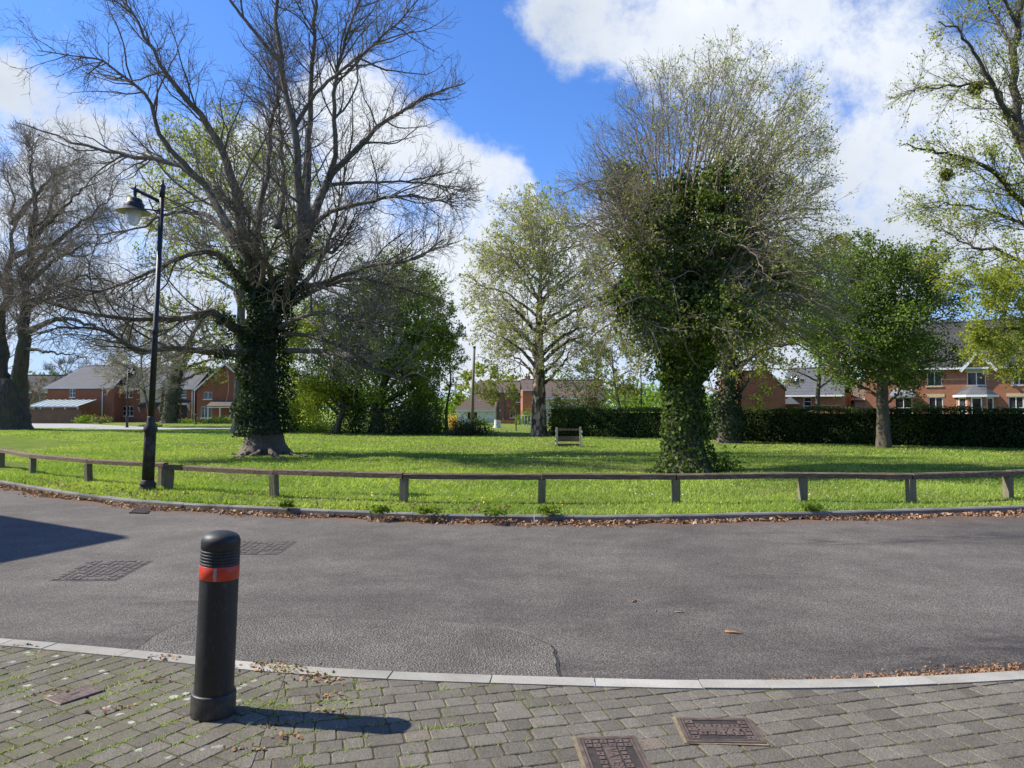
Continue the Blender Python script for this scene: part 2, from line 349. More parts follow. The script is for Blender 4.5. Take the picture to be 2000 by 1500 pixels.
    bw = b.N.new('ShaderNodeRGBToBW'); b.L.new(f, bw.inputs[0])
    b.pbr(b.ramp(b.math('ADD', b.math('MULTIPLY', bw.outputs[0], 0.8), b.math('MULTIPLY', g, 0.35)), [(0.40, (0.06, 0.045, 0.032)), (0.66, (0.17, 0.125, 0.085)), (0.86, (0.42, 0.33, 0.21))]), 0.85, 0, b.bump(g, 0.5, 0.012), 0.2)
    leafmat('ivy_leaf', (0.028, 0.056, 0.013), (0.155, 0.225, 0.042), 0.28, 0.015, 0.6)
    leafmat('dark_ivy_leaf', (0.016, 0.032, 0.012), (0.060, 0.096, 0.032), 0.18, 0.02, 0.6)
    leafmat('spring_leaf', (0.20, 0.25, 0.04), (0.42, 0.45, 0.10), 0.5, 0.012)
    leafmat('olive_leaf', (0.13, 0.155, 0.032), (0.31, 0.31, 0.075), 0.45, 0.012)
    leafmat('cream_leaf', (0.27, 0.30, 0.075), (0.52, 0.52, 0.19), 0.45, 0.012)
    leafmat('lime_leaf', (0.20, 0.25, 0.028), (0.42, 0.45, 0.075), 0.5, 0.012)
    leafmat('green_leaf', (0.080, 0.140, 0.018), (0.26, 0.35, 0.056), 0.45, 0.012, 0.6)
    leafmat('holly_leaf', (0.045, 0.085, 0.013), (0.18, 0.265, 0.045), 0.35, 0.012, 0.6)
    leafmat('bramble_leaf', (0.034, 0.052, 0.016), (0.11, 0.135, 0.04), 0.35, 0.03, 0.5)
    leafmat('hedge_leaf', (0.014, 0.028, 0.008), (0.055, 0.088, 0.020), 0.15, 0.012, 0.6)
    leafmat('hedge_top_leaf', (0.045, 0.085, 0.014), (0.12, 0.17, 0.03), 0.35, 0.02, 0.5)  # paler hedge leaf: light on the top and clumps painted into its colour
    leafmat('bronze_leaf', (0.10, 0.085, 0.03), (0.24, 0.16, 0.055), 0.35, 0.05)
    leafmat('orange_leaf', (0.40, 0.22, 0.02), (0.62, 0.38, 0.04), 0.4, 0.04)
    leafmat('litter_leaf', (0.14, 0.082, 0.05), (0.50, 0.35, 0.235), 0.1, 0.03, 0.6)
    leafmat('litter_bit', (0.19, 0.095, 0.048), (0.42, 0.25, 0.14), 0.1, 0.02, 0.6)
    leafmat('petal_white', (0.7, 0.7, 0.66), (0.85, 0.85, 0.8), 0.2, 0.02)
    leafmat('petal_yellow', (0.7, 0.52, 0.02), (0.8, 0.62, 0.05), 0.2, 0.02)
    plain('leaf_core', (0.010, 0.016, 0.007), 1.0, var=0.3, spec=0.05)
    plain('twig_wood', (0.36, 0.19, 0.085), 0.8, var=0.3, scale=30)
    plain('rubble_white', (0.6, 0.6, 0.58), 0.8)
build_mats()
M = MATS

# ------------------------------------------------------------------ object helpers
def link(o, parent=None):
    COL.objects.link(o)
    if parent is not None: o.parent = parent
    return o
def tag(o, label=None, cat=None, group=None, kind=None):
    if label: o['label'] = label
    if cat: o['category'] = cat
    if group: o['group'] = group
    if kind: o['kind'] = kind
    return o
def thing(name, label, cat, loc=(0, 0, 0), rz=0.0, group=None):
    o = bpy.data.objects.new(name, None); o.empty_display_size = 0.2
    o.location = loc; o.rotation_euler = (0, 0, rz); link(o)
    return tag(o, label, cat, group)
def copy_thing(root, loc, rz, label):
    r = root.copy(); COL.objects.link(r); r.location = loc; r.rotation_euler = (root.rotation_euler.x, root.rotation_euler.y, rz); r['label'] = label
    for ch in root.children:
        c = ch.copy(); COL.objects.link(c); c.parent = r
        for gch in ch.children:
            d = gch.copy(); COL.objects.link(d); d.parent = c
    return r

def np_mesh(name, V, F, mats, parent=None, smooth=False, mi=None, attrs=None):
    """V (n,3), F list of (m,k) index arrays; world coords -> made local to the parent's location"""
    V = np.asarray(V, dtype=np.float32)
    if parent is not None and parent.type == 'EMPTY' and parent.rotation_euler.z == 0:
        V = V - np.array(parent.location, dtype=np.float32)
    elif parent is not None and parent.parent is not None and parent.parent.type == 'EMPTY':
        V = V - np.array(parent.parent.location, dtype=np.float32)
    Fs = F if isinstance(F, list) else [F]
    Fs = [np.asarray(f, dtype=np.int32) for f in Fs if len(f)]
    me = bpy.data.meshes.new(name)
    me.vertices.add(len(V)); me.vertices.foreach_set('co', V.ravel())
    nl = sum(f.size for f in Fs); npoly = sum(len(f) for f in Fs)
    me.loops.add(nl); me.polygons.add(npoly)
    me.loops.foreach_set('vertex_index', np.concatenate([f.ravel() for f in Fs]))
    tot = np.concatenate([np.full(len(f), f.shape[1], dtype=np.int32) for f in Fs])
    st = np.concatenate([[0], np.cumsum(tot)[:-1]]).astype(np.int32)
    me.polygons.foreach_set('loop_start', st)
    try: me.polygons.foreach_set('loop_total', tot)
    except Exception: pass
    if smooth: me.polygons.foreach_set('use_smooth', np.ones(npoly, dtype=bool))
    for m in (mats if isinstance(mats, (list, tuple)) else [mats]): me.materials.append(m)
    if mi is not None: me.polygons.foreach_set('material_index', np.asarray(mi, dtype=np.int32))
    for k, a in (attrs or {}).items():
        at = me.attributes.new(k, 'FLOAT', 'POINT'); at.data.foreach_set('value', np.asarray(a, dtype=np.float32))
    me.update(calc_edges=True); me.validate()
    o = bpy.data.objects.new(name, me); link(o, parent)
    return o

class MB:
    """collects boxes, prisms, tubes, lathes; build() links them as ONE mesh object"""
    def __init__(s): s.v = []; s.f = []; s.m = []; s.t = []; s.sm = []
    def add(s, verts, faces, mi=0, tint=0.5, smooth=False):
        b = len(s.v); s.v += [tuple(v) for v in verts]; s.f += [tuple(i + b for i in f) for f in faces]
        s.m += [mi] * len(faces); s.t += [tint] * len(verts); s.sm += [smooth] * len(faces)
    def box(s, x0, x1, y0, y1, z0, z1, mi=0, tint=0.5, bev=0.0):
        if bev:
            b = bev; V = []
            for (z, k) in ((z0, 0), (z1 - b, 0), (z1, b)):
                V += [(x0 + k, y0 + k, z), (x1 - k, y0 + k, z), (x1 - k, y1 - k, z), (x0 + k, y1 - k, z)]
            F = [(0, 3, 2, 1), (8, 9, 10, 11)]
            for r in (0, 4):
                for i in range(4):
                    j = (i + 1) % 4; F.append((r + i, r + j, r + j + 4, r + i + 4))
            s.add(V, F, mi, tint); return
        V = [(x0, y0, z0), (x1, y0, z0), (x1, y1, z0), (x0, y1, z0), (x0, y0, z1), (x1, y0, z1), (x1, y1, z1), (x0, y1, z1)]
        s.add(V, [(0, 3, 2, 1), (4, 5, 6, 7), (0, 1, 5, 4), (1, 2, 6, 5), (2, 3, 7, 6), (3, 0, 4, 7)], mi, tint)
    def beam(s, a, b, w, h, mi=0, roll=(0, 0, 1), bev=0.0, jit=0.0):
        """timber beam from a to b, w wide, h high, optional chamfer"""
        a, b = Vector(a), Vector(b); t = (b - a).normalized(); up = Vector(roll)
        sd = t.cross(up).normalized(); up = sd.cross(t).normalized()
        w /= 2; h /= 2
        if bev: prof = [(-w, -h), (w, -h), (w, h - bev), (w - bev, h), (-w + bev, h), (-w, h - bev)]
        else: prof = [(-w, -h), (w, -h), (w, h), (-w, h)]
        n = len(prof); V = []; seg = 1 if not jit else max(2, int((b - a).length / 0.35))
        for k in range(seg + 1):
            c = a.lerp(b, k / seg)
            for (p, q) in prof:
                j = (random.uniform(-jit, jit), random.uniform(-jit, jit)) if jit else (0, 0)
                V.append(c + sd * (p + j[0]) + up * (q + j[1]))
        F = [tuple(range(n))[::-1], tuple(range(seg * n, seg * n + n))]
        for k in range(seg):
            for i in range(n):
                j = (i + 1) % n; F.append((k * n + i, k * n + j, (k + 1) * n + j, (k + 1) * n + i))
        s.add(V, F, mi)
    def prism(s, poly, z0, z1, mi=0, tint=0.5):
        n = len(poly); V = [(p[0], p[1], z0) for p in poly] + [(p[0], p[1], z1) for p in poly]
        F = [tuple(range(n))[::-1], tuple(range(n, 2 * n))] + [(i, (i + 1) % n, (i + 1) % n + n, i + n) for i in range(n)]
        s.add(V, F, mi, tint)
    def tube(s, pts, radii, sides=10, mi=0, cap=True):
        pts = [Vector(p) for p in pts]; V = []; n = len(pts)
        if not isinstance(radii, (list, tuple)): radii = [radii] * n
        for i, p in enumerate(pts):
            t = (pts[min(i + 1, n - 1)] - pts[max(i - 1, 0)]).normalized()
            ref = Vector((0, 1, 0)) if abs(t.y) < 0.9 else Vector((1, 0, 0))
            u = t.cross(ref).normalized(); w = t.cross(u)
            for k in range(sides):
                a = 2 * math.pi * k / sides; V.append(p + (u * math.cos(a) + w * math.sin(a)) * radii[i])
        F = [(i * sides + k, i * sides + (k + 1) % sides, (i + 1) * sides + (k + 1) % sides, (i + 1) * sides + k) for i in range(n - 1) for k in range(sides)]
        if cap: F += [tuple(range(sides))[::-1], tuple(range((n - 1) * sides, n * sides))]
        s.add(V, F, mi, 0.5, True)
    def lathe(s, prof, sides=24, c=(0, 0, 0), mi=0, smooth=True, cap=True):
        V = []
        for (r, z) in prof:
            for k in range(sides):
                a = 2 * math.pi * k / sides; V.append((c[0] + r * math.cos(a), c[1] + r * math.sin(a), c[2] + z))
        n = len(prof)
        F = [(i * sides + k, i * sides + (k + 1) % sides, (i + 1) * sides + (k + 1) % sides, (i + 1) * sides + k) for i in range(n - 1) for k in range(sides)]
        if cap: F += [tuple(range(sides))[::-1], tuple(range((n - 1) * sides, n * sides))]
        s.add(V, F, mi, 0.5, smooth)
    def build(s, name, mats, parent=None, tint=False):
        me = bpy.data.meshes.new(name); me.from_pydata(s.v, [], s.f)
        for m in (mats if isinstance(mats, (list, tuple)) else [mats]): me.materials.append(m)
        me.polygons.foreach_set('material_index', s.m); me.polygons.foreach_set('use_smooth', s.sm)
        if tint:
            at = me.attributes.new('tint', 'FLOAT', 'POINT'); at.data.foreach_set('value', s.t)
        me.update()
        o = bpy.data.objects.new(name, me); return link(o, parent)

# ------------------------------------------------------------------ tree machinery (numpy)
def catmull(pts, K):
    p = np.array(pts, dtype=float)
    if len(p) == 2: p = np.array([p[0], p[0] * .67 + p[1] * .33, p[0] * .33 + p[1] * .67, p[1]])
    q = np.vstack([2 * p[0] - p[1], p, 2 * p[-1] - p[-2]]); n = len(p) - 1
    out = []
    for s in np.linspace(0, n - 1e-6, K):
        i = int(s); t = s - i; a, b, c, d = q[i], q[i + 1], q[i + 2], q[i + 3]
        out.append(0.5 * ((2 * b) + (c - a) * t + (2 * a - 5 * b + 4 * c - d) * t * t + (3 * b - a - 3 * c + d) * t ** 3))
    return np.array(out)
def unit(v): return v / (np.linalg.norm(v, axis=-1, keepdims=True) + 1e-9)
def lens(A): return np.linalg.norm(np.diff(A, axis=1), axis=2).sum(1)

def grow(par, pr, total, trange, L, ang, K, wig, trop, rk, env=None, rmin=0.004, rpow=1.0, spread=0.22, tbias=1.0, out=None, outw=0.0):
    """total children on parents (N,K0,3): returns (total,K,3), radii (total,K)"""
    N, K0, _ = par.shape; pl = lens(par)
    idx = RNG.choice(N, total, p=pl / pl.sum())
    t = trange[0] + (trange[1] - trange[0]) * RNG.random(total) ** tbias
    f = t * (K0 - 1); i = np.minimum(f.astype(int), K0 - 2); fr = (f - i)[:, None]
    pos = par[idx, i] * (1 - fr) + par[idx, i + 1] * fr
    rad = pr[idx, i] * (1 - fr[:, 0]) + pr[idx, i + 1] * fr[:, 0]
    tan = unit(par[idx, i + 1] - par[idx, i])
    rv = RNG.normal(size=(total, 3)); perp = unit(rv - (rv * tan).sum(1, keepdims=True) * tan)
    a = np.clip(RNG.normal(ang, spread, total), 0.12, 1.7)[:, None]
    d = np.cos(a) * tan + np.sin(a) * perp
    if out is not None: d = unit(d + outw * unit(pos - out))
    ln = np.minimum(L * (1 - 0.5 * t) * RNG.uniform(0.55, 1.25, total), 0.8 * pl[idx] + 0.1)
    if env is not None:
        f0 = env(pos); f1 = env(pos + d * ln[:, None])
        sc = np.where(f1 > 1, np.clip((1.02 - f0) / (f1 - f0 + 1e-6), 0.12, 1), 1.0); ln = ln * sc
    step = (ln / (K - 1))[:, None]
    A = np.empty((total, K, 3)); A[:, 0] = pos
    for k in range(1, K):
        d = unit(d + RNG.normal(size=(total, 3)) * wig + np.array([0, 0, trop]))
        A[:, k] = A[:, k - 1] + d * step
    r0 = np.minimum(rad * 0.8, np.maximum(rk * ln ** rpow, rmin))
    r0 = np.maximum(r0, rmin)
    s = np.linspace(0, 1, K)[None]
    return A, np.maximum(r0[:, None] * (1 - 0.78 * s), rmin * 0.7)

def tubes(sets):
    """sets of (A, rad, sides) -> V, F"""
    VV = []; FF = []; base = 0
    for A, rad, sd in sets:
        N, K, _ = A.shape
        if N == 0: continue
        T = np.empty_like(A); T[:, 1:-1] = A[:, 2:] - A[:, :-2]; T[:, 0] = A[:, 1] - A[:, 0]; T[:, -1] = A[:, -1] - A[:, -2]; T = unit(T)
        m = unit(A[:, -1] - A[:, 0]); ref = np.where(np.abs(m[:, 2:3]) < 0.8, np.array([[0, 0, 1.0]]), np.array([[1.0, 0, 0]]))
        ref = np.repeat(ref[:, None], K, 1); U = unit(np.cross(T, ref)); W = np.cross(T, U)
        th = np.arange(sd) * 2 * np.pi / sd
        V = A[:, :, None] + rad[:, :, None, None] * (U[:, :, None] * np.cos(th)[None, None, :, None] + W[:, :, None] * np.sin(th)[None, None, :, None])
        VV.append(V.reshape(-1, 3))
        n = np.arange(N)[:, None, None] * K * sd; k = np.arange(K - 1)[None, :, None] * sd; j = np.arange(sd)[None, None]; j2 = (j + 1) % sd
        FF.append(np.stack([n + k + j, n + k + j2, n + k + sd + j2, n + k + sd + j], -1).reshape(-1, 4) + base); base += N * K * sd
    return np.concatenate(VV), np.concatenate(FF)

def leaf_quads(C, size, nrm=None, flat=0.0, droop=0.0):
    """C (n,3) leaf centres -> folded diamond leaves"""
    n = len(C); d = RNG.normal(size=(n, 3)); d[:, 2] -= droop; d = unit(d)
    if nrm is None: nr = RNG.normal(size=(n, 3)); nr[:, 2] += flat
    else: nr = nrm * 1.2 + RNG.normal(size=(n, 3)) * 0.75
    nr = unit(nr - (nr * d).sum(1, keepdims=True) * d); w = np.cross(d, nr)
    sz = (size * RNG.uniform(0.6, 1.3, n))[:, None]
    V = np.stack([C - d * sz * .5, C + w * sz * .36 + nr * sz * .12, C + d * sz * .5, C - w * sz * .36 + nr * sz * .12], 1).reshape(-1, 3)
    F = (np.arange(n)[:, None] * 4 + np.array([[0, 1, 2, 3]]))
    return V, F, np.repeat(np.clip(RNG.normal(0.5, 0.24, n), 0, 1), 4)

def leaves_obj(name, C, size, mat, parent, **kw):
    V, F, t = leaf_quads(np.asarray(C), size, **kw)
    return np_mesh(name, V, F, mat, parent, attrs={'tint': t})

def on_branches(A, n, trange=(0.35, 1.0), jit=0.05):
    N, K, _ = A.shape; idx = RNG.integers(0, N, n); t = RNG.uniform(*trange, n) * (K - 1); i = np.minimum(t.astype(int), K - 2); f = (t - i)[:, None]
    return A[idx, i] * (1 - f) + A[idx, i + 1] * f + RNG.normal(size=(n, 3)) * jit

def on_tubes(A, rad, n, trange, off, lump=0.5):
    """ivy: points round thick limbs, with outward normals"""
    N, K, _ = A.shape; w = lens(A) * rad.mean(1) ** 0.5; idx = RNG.choice(N, n, p=w / w.sum())
    t = RNG.uniform(*trange, n) * (K - 1); i = np.minimum(t.astype(int), K - 2); f = (t - i)[:, None]
    c = A[idx, i] * (1 - f) + A[idx, i + 1] * f; r = rad[idx, i] * (1 - f[:, 0]) + rad[idx, i + 1] * f[:, 0]
    tan = unit(A[idx, i + 1] - A[idx, i]); rv = RNG.normal(size=(n, 3)); p = unit(rv - (rv * tan).sum(1, keepdims=True) * tan)
    q = c + p * r[:, None]
    l = 0.5 + 0.5 * np.sin(q[:, 0] * 3.1 + 1.3 * np.sin(q[:, 2] * 2.3)) * np.sin(q[:, 2] * 2.7 + q[:, 1] * 2.1)
    o = off * (RNG.random(n) ** 0.7) * (1 - lump + 2 * lump * l)
    return c + p * (r + o)[:, None], p

def ellip(c, r):
    c = np.array(c); r = np.array(r)
    return lambda p: np.sqrt((((p - c) / r) ** 2).sum(-1))

def limb(pts, r0, r1, K=22, jit=0.03, pw=0.8):
    """guided limb: world points, radius from r0 to r1"""
    A = catmull(pts, K); L = np.linalg.norm(A[-1] - A[0]); n = RNG.normal(size=(K, 3)) * jit * L / 6
    n[0] = 0; A += n * np.linspace(0.2, 1, K)[:, None]
    return A, r1 + (r0 - r1) * (1 - np.linspace(0, 1, K)) ** pw
def plimb(pix, Y, r0, r1, **kw):
    """pix: (px, py, depth offset)"""
    return limb([np.array(P(a, b, Y + c)) for (a, b, c) in pix], r0, r1, **kw)
def stackl(ls): return np.stack([a for a, _ in ls]), np.stack([r for _, r in ls])

def flared_trunk(pts, radii, lobes, flare, K=26, sides=28, seed=0):
    """trunk surface with root buttresses at the foot"""
    A = catmull(pts, K); h = A[:, 2] - A[0, 2]; rr = np.interp(np.linspace(0, 1, K), np.linspace(0, 1, len(radii)), radii)
    th = np.arange(sides) * 2 * np.pi / sides; rg = np.random.default_rng(seed)
    lob = sum(rg.uniform(.5, 1) * np.cos(k * th + rg.uniform(0, 6)) for k in lobes) / len(lobes)
    V = []
    for k in range(K):
        fl = np.exp(-h[k] / 0.42) * flare
        r = rr[k] * (1 + fl * (0.75 + 0.75 * lob) + 0.05 * lob + 0.03 * rg.normal(size=sides))
        V.append(np.stack([A[k, 0] + r * np.cos(th), A[k, 1] + r * np.sin(th), np.full(sides, A[k, 2])], 1))
    V = np.concatenate(V); F = []
    k = np.arange(K - 1)[:, None] * sides; j = np.arange(sides)[None]; j2 = (j + 1) % sides
    F = np.stack([k + j, k + j2, k + sides + j2, k + sides + j], -1).reshape(-1, 4)
    return V, F, A, rr
def joinvf(*vf):
    VV = []; FF = []; b = 0
    for V, F in vf: VV.append(V); FF.append(F + b); b += len(V)
    return np.concatenate(VV), np.concatenate(FF)

# ------------------------------------------------------------------ ground, road, kerbs, paving
ZG, ZP = 0.09, 0.03                      # lawn and paving levels above the road
def curve_from(px, z, lo, hi):
    p = [G(a, b, z) for a, b in px]; xs = np.array([q.x for q in p]); ys = np.array([q.y for q in p])
    sl0 = (ys[1] - ys[0]) / (xs[1] - xs[0]); sl1 = (ys[-1] - ys[-2]) / (xs[-1] - xs[-2])
    xs = np.concatenate([[lo], xs, [hi]]); ys = np.concatenate([[ys[0] + sl0 * (lo - xs[1])], ys, [ys[-1] + sl1 * (hi - xs[-2])]])
    g = np.linspace(lo, hi, int((hi - lo) / 0.1)); v = np.interp(g, xs, ys)
    k = np.ones(15) / 15; v = np.convolve(np.pad(v, 7, mode='edge'), k, 'valid')
    return lambda x: np.interp(x, g, v)
FAR = curve_from([(0, 940), (80, 954), (162, 967), (300, 982), (450, 989), (600, 996), (800, 1004), (940, 1008), (1090, 1009.5), (1300, 1008), (1600, 1001.5), (1800, 996), (2000, 990)], ZG, -60, 60)
NEAR = curve_from([(0, 1246), (130, 1256), (260, 1267), (390, 1280), (470, 1292), (540, 1300), (640, 1306), (815, 1311), (960, 1317), (1080, 1322), (1340, 1327), (1500, 1330), (1690, 1326), (1850, 1318), (2000, 1308)], ZP, -30, 30)

MOUNDS = []                              # (x, y, height, radius), raised ground round old trunks
def zg(x, y):
    x = np.asarray(x, float); y = np.asarray(y, float)
    z = ZG + 0.035 * np.sin(x * 0.31 + 1.0) * np.sin(y * 0.23) * np.clip((y - 15) / 10, 0, 1)
    for mx, my, h, r in MOUNDS: z = z + h * np.exp(-((x - mx) ** 2 + (y - my) ** 2) / r ** 2)
    return z
TREE_L = P(518, 886, 26.0); TREE_R = P(1338, 924, 19.8); TREE_E = P(20, 838, 55.0)
for t, r in ((TREE_L, 1.9), (TREE_R, 1.5), (TREE_E, 4.0)): MOUNDS.append((t.x, t.y, t.z - ZG, r))

BARE = [(1100, 905, 3.0, 1.5, .9), (1250, 915, 2.2, .8, 1.0), (480, 893, 2.4, 1.0, .9), (1340, 926, 1.8, .7, .9), (1400, 965, 2.5, .5, .6), (1725, 878, 1.6, .8, .8), (1420, 866, 2.5, 1.0, .8), (420, 900, 2.0, .6, .5), (1050, 856, 2.5, 1, .6), (700, 975, 2, .4, .5)]
def build_ground():
    # lawn: one sheet from the back of the far kerb to the horizon
    u = np.sign(np.linspace(-1, 1, 241)) * (np.abs(np.linspace(-1, 1, 241)) ** 2.2 * 900 + np.abs(np.linspace(-1, 1, 241)) * 60)
    v = np.concatenate([np.linspace(0, 6, 25), np.linspace(6.4, 50, 90), np.linspace(52, 130, 40), np.linspace(150, 1800, 30)])
    X, Vv = np.meshgrid(u, v); K = FAR(np.clip(X, -59, 59)); Y = K + 0.14 + Vv; Z = zg(X, Y)
    n, m = X.shape; i = np.arange(n - 1)[:, None] * m; j = np.arange(m - 1)[None]
    F = np.stack([i + j, i + j + 1, i + m + j + 1, i + m + j], -1).reshape(-1, 4)
    bare = np.zeros_like(X)
    for (px, py, rx, ry, a) in BARE:
        g = G(px, py, ZG); bare = np.maximum(bare, a * np.exp(-((X - g.x) / rx) ** 2 - ((Y - g.y) / ry) ** 2))
    tag(np_mesh('ground', np.stack([X, Y, Z], -1).reshape(-1, 3), F, M['lawn'], smooth=True, attrs={'bare': bare.ravel()}), kind='structure')
    # road
    u = np.concatenate([np.linspace(-200, -31, 20), np.arange(-30, 30.01, 0.2), np.linspace(31, 200, 20)])
    w = np.linspace(0, 1, 45); X, W = np.meshgrid(u, w); a = NEAR(np.clip(X, -29, 29)); b = FAR(np.clip(X, -59, 59)); Y = a + (b - a) * W
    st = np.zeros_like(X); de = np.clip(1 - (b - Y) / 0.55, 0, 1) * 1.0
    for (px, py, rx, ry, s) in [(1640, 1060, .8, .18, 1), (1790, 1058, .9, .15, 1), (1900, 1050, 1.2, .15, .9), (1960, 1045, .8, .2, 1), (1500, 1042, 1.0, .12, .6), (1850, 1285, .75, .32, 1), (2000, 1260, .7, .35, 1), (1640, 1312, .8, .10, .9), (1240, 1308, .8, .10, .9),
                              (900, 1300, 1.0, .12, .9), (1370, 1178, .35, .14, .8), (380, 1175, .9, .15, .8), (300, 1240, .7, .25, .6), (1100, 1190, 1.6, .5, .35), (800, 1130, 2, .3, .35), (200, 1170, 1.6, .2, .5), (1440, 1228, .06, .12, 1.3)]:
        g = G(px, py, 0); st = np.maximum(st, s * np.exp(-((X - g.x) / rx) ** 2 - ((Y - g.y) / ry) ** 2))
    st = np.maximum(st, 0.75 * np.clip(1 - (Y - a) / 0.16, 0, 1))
    de = np.maximum(de, np.clip(1 - (Y - a) / 0.14, 0, 1) * np.clip((X - 1.3) / 1.0, 0, .9)); de = np.maximum(de, 0.6 * np.clip(1 - (b - Y) / 1.1, 0, 1) * np.clip((X - 3) / 4, 0, 1))
    n, m = X.shape; i = np.arange(n - 1)[:, None] * m; j = np.arange(m - 1)[None]
    F = np.stack([i + j, i + j + 1, i + m + j + 1, i + m + j], -1).reshape(-1, 4)
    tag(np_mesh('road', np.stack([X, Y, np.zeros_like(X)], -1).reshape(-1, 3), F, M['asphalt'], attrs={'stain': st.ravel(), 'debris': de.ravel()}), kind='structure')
    # tarmac patch with its dark seam
    out = [(262, 1282), (296, 1248), (345, 1222), (400, 1203), (450, 1206), (530, 1206), (610, 1209), (700, 1211), (790, 1213), (880, 1217), (960, 1226), (1020, 1240), (1060, 1258), (1082, 1282), (1078, 1338), (960, 1336), (815, 1330), (700, 1326), (620, 1322), (540, 1314), (470, 1307), (390, 1297), (320, 1289)]
    pts = catmull([np.array(G(a, b, 0)) for a, b in out] + [np.array(G(*out[0], 0))], 140)[:-1]
    w_ = np.convolve(np.tile(RNG.normal(size=len(pts)), 3), np.ones(4) / 4, 'same')[len(pts):2 * len(pts)]; pts = pts.mean(0) + (pts - pts.mean(0)) * (1 + w_[:, None] * .022); c = pts.mean(0)
    for nm, k, z, mt in (('road_patch_seam', 1.014, 0.004, 'road_edge_seam'), ('road_patch', 1.0, 0.008, 'patch_asphalt')):
        q = c + (pts - c) * k; V = np.concatenate([[c], q]); V[:, 2] = z; n = len(q)
        F = np.stack([np.zeros(n, int), np.arange(n) + 1, (np.arange(n) + 1) % n + 1], 1)
        tag(np_mesh(nm, V, F, M[mt]), kind='structure')
    # far side road seen on the left
    pl = [G(a, b, ZG) for a, b in ((-60, 829.5), (20, 828.5), (160, 828.5), (250, 833), (330, 836.5), (470, 837.5), (470, 839), (320, 840), (245, 840), (110, 837.5), (20, 835.5), (-60, 835.5))]
    m_ = MB(); m_.add([(p.x, p.y, ZG + 0.045) for p in pl], [tuple(range(len(pl)))]); tag(m_.build('side_road', M['pale_road']), kind='structure')
    # kerbs: stones end to end with open joints, one run each side
    def kerb(name, f, side, width, z0, z1, step, mat, x0, x1, bev):
        mb = MB(); xs = np.arange(x0, x1, 0.02); ys = f(xs); s = np.concatenate([[0], np.cumsum(np.hypot(np.diff(xs), np.diff(ys)))])
        q = 0.0
        while q < s[-1] - step:
            L = step * (1 if random.random() < .8 else random.uniform(.5, .8)); tn = random.random(); dz = random.uniform(-.003, .003)
            sec = []
            for d in np.linspace(q + .004, q + L - .004, 4):
                x = np.interp(d, s, xs); y = np.interp(d, s, ys); e = 0.01
                t = Vector((e, float(f(x + e) - f(x)), 0)).normalized(); nrm = Vector((-t.y, t.x, 0)) * side
                p = Vector((x, y, 0))
                sec.append([p + Vector((0, 0, z0)), p + Vector((0, 0, z1 - bev + dz)), p + nrm * bev + Vector((0, 0, z1 + dz)), p + nrm * (width - .004) + Vector((0, 0, z1 + dz)), p + nrm * width + Vector((0, 0, z0))])
            V = [v for c_ in sec for v in c_]; F = [(0, 1, 2, 3, 4)[::side], tuple(15 + k for k in (0, 1, 2, 3, 4))[::-side]]
            for k in range(3):
                for i in range(4): F.append((k * 5 + i, k * 5 + i + 1, k * 5 + 6 + i, k * 5 + 5 + i)[::-side])
            mb.add(V, F, 0, tn); q += L
        tag(mb.build(name, M[mat], tint=True), kind='structure')
    kerb('far_kerb', FAR, 1, 0.13, -0.05, ZG + 0.012, 0.915, 'old_kerb_concrete', -40, 30, 0.02)
    kerb('near_kerb', NEAR, -1, 0.15, -0.05, ZP + 0.004, 0.62, 'kerb_concrete', -14, 14, 0.015)
    # paving bed and blocks
    u = np.arange(-14, 14.01, 0.1); V = []; 
    for x in u: V += [(x, -9, ZP - 0.005), (x, float(NEAR(x)) - 0.145, ZP - 0.005)]
    n = len(u) - 1; F = np.array([(2 * k, 2 * k + 2, 2 * k + 3, 2 * k + 1) for k in range(n)])
    tag(np_mesh('paving_bed', np.array(V), F, M['joint_moss']), kind='structure')
    SPL = lambda y: -1.25 - 0.0 * y
    def clip(poly, p, nrm):
        o = []
        for i in range(len(poly)):
            a, b = poly[i], poly[(i + 1) % len(poly)]; da = (a[0] - p[0]) * nrm[0] + (a[1] - p[1]) * nrm[1]; db = (b[0] - p[0]) * nrm[0] + (b[1] - p[1]) * nrm[1]
            if da >= 0: o.append(a)
            if da * db < 0: t = da / (da - db); o.append((a[0] + (b[0] - a[0]) * t, a[1] + (b[1] - a[1]) * t))
        return o
    mb = MB(); rg = random.Random(3)
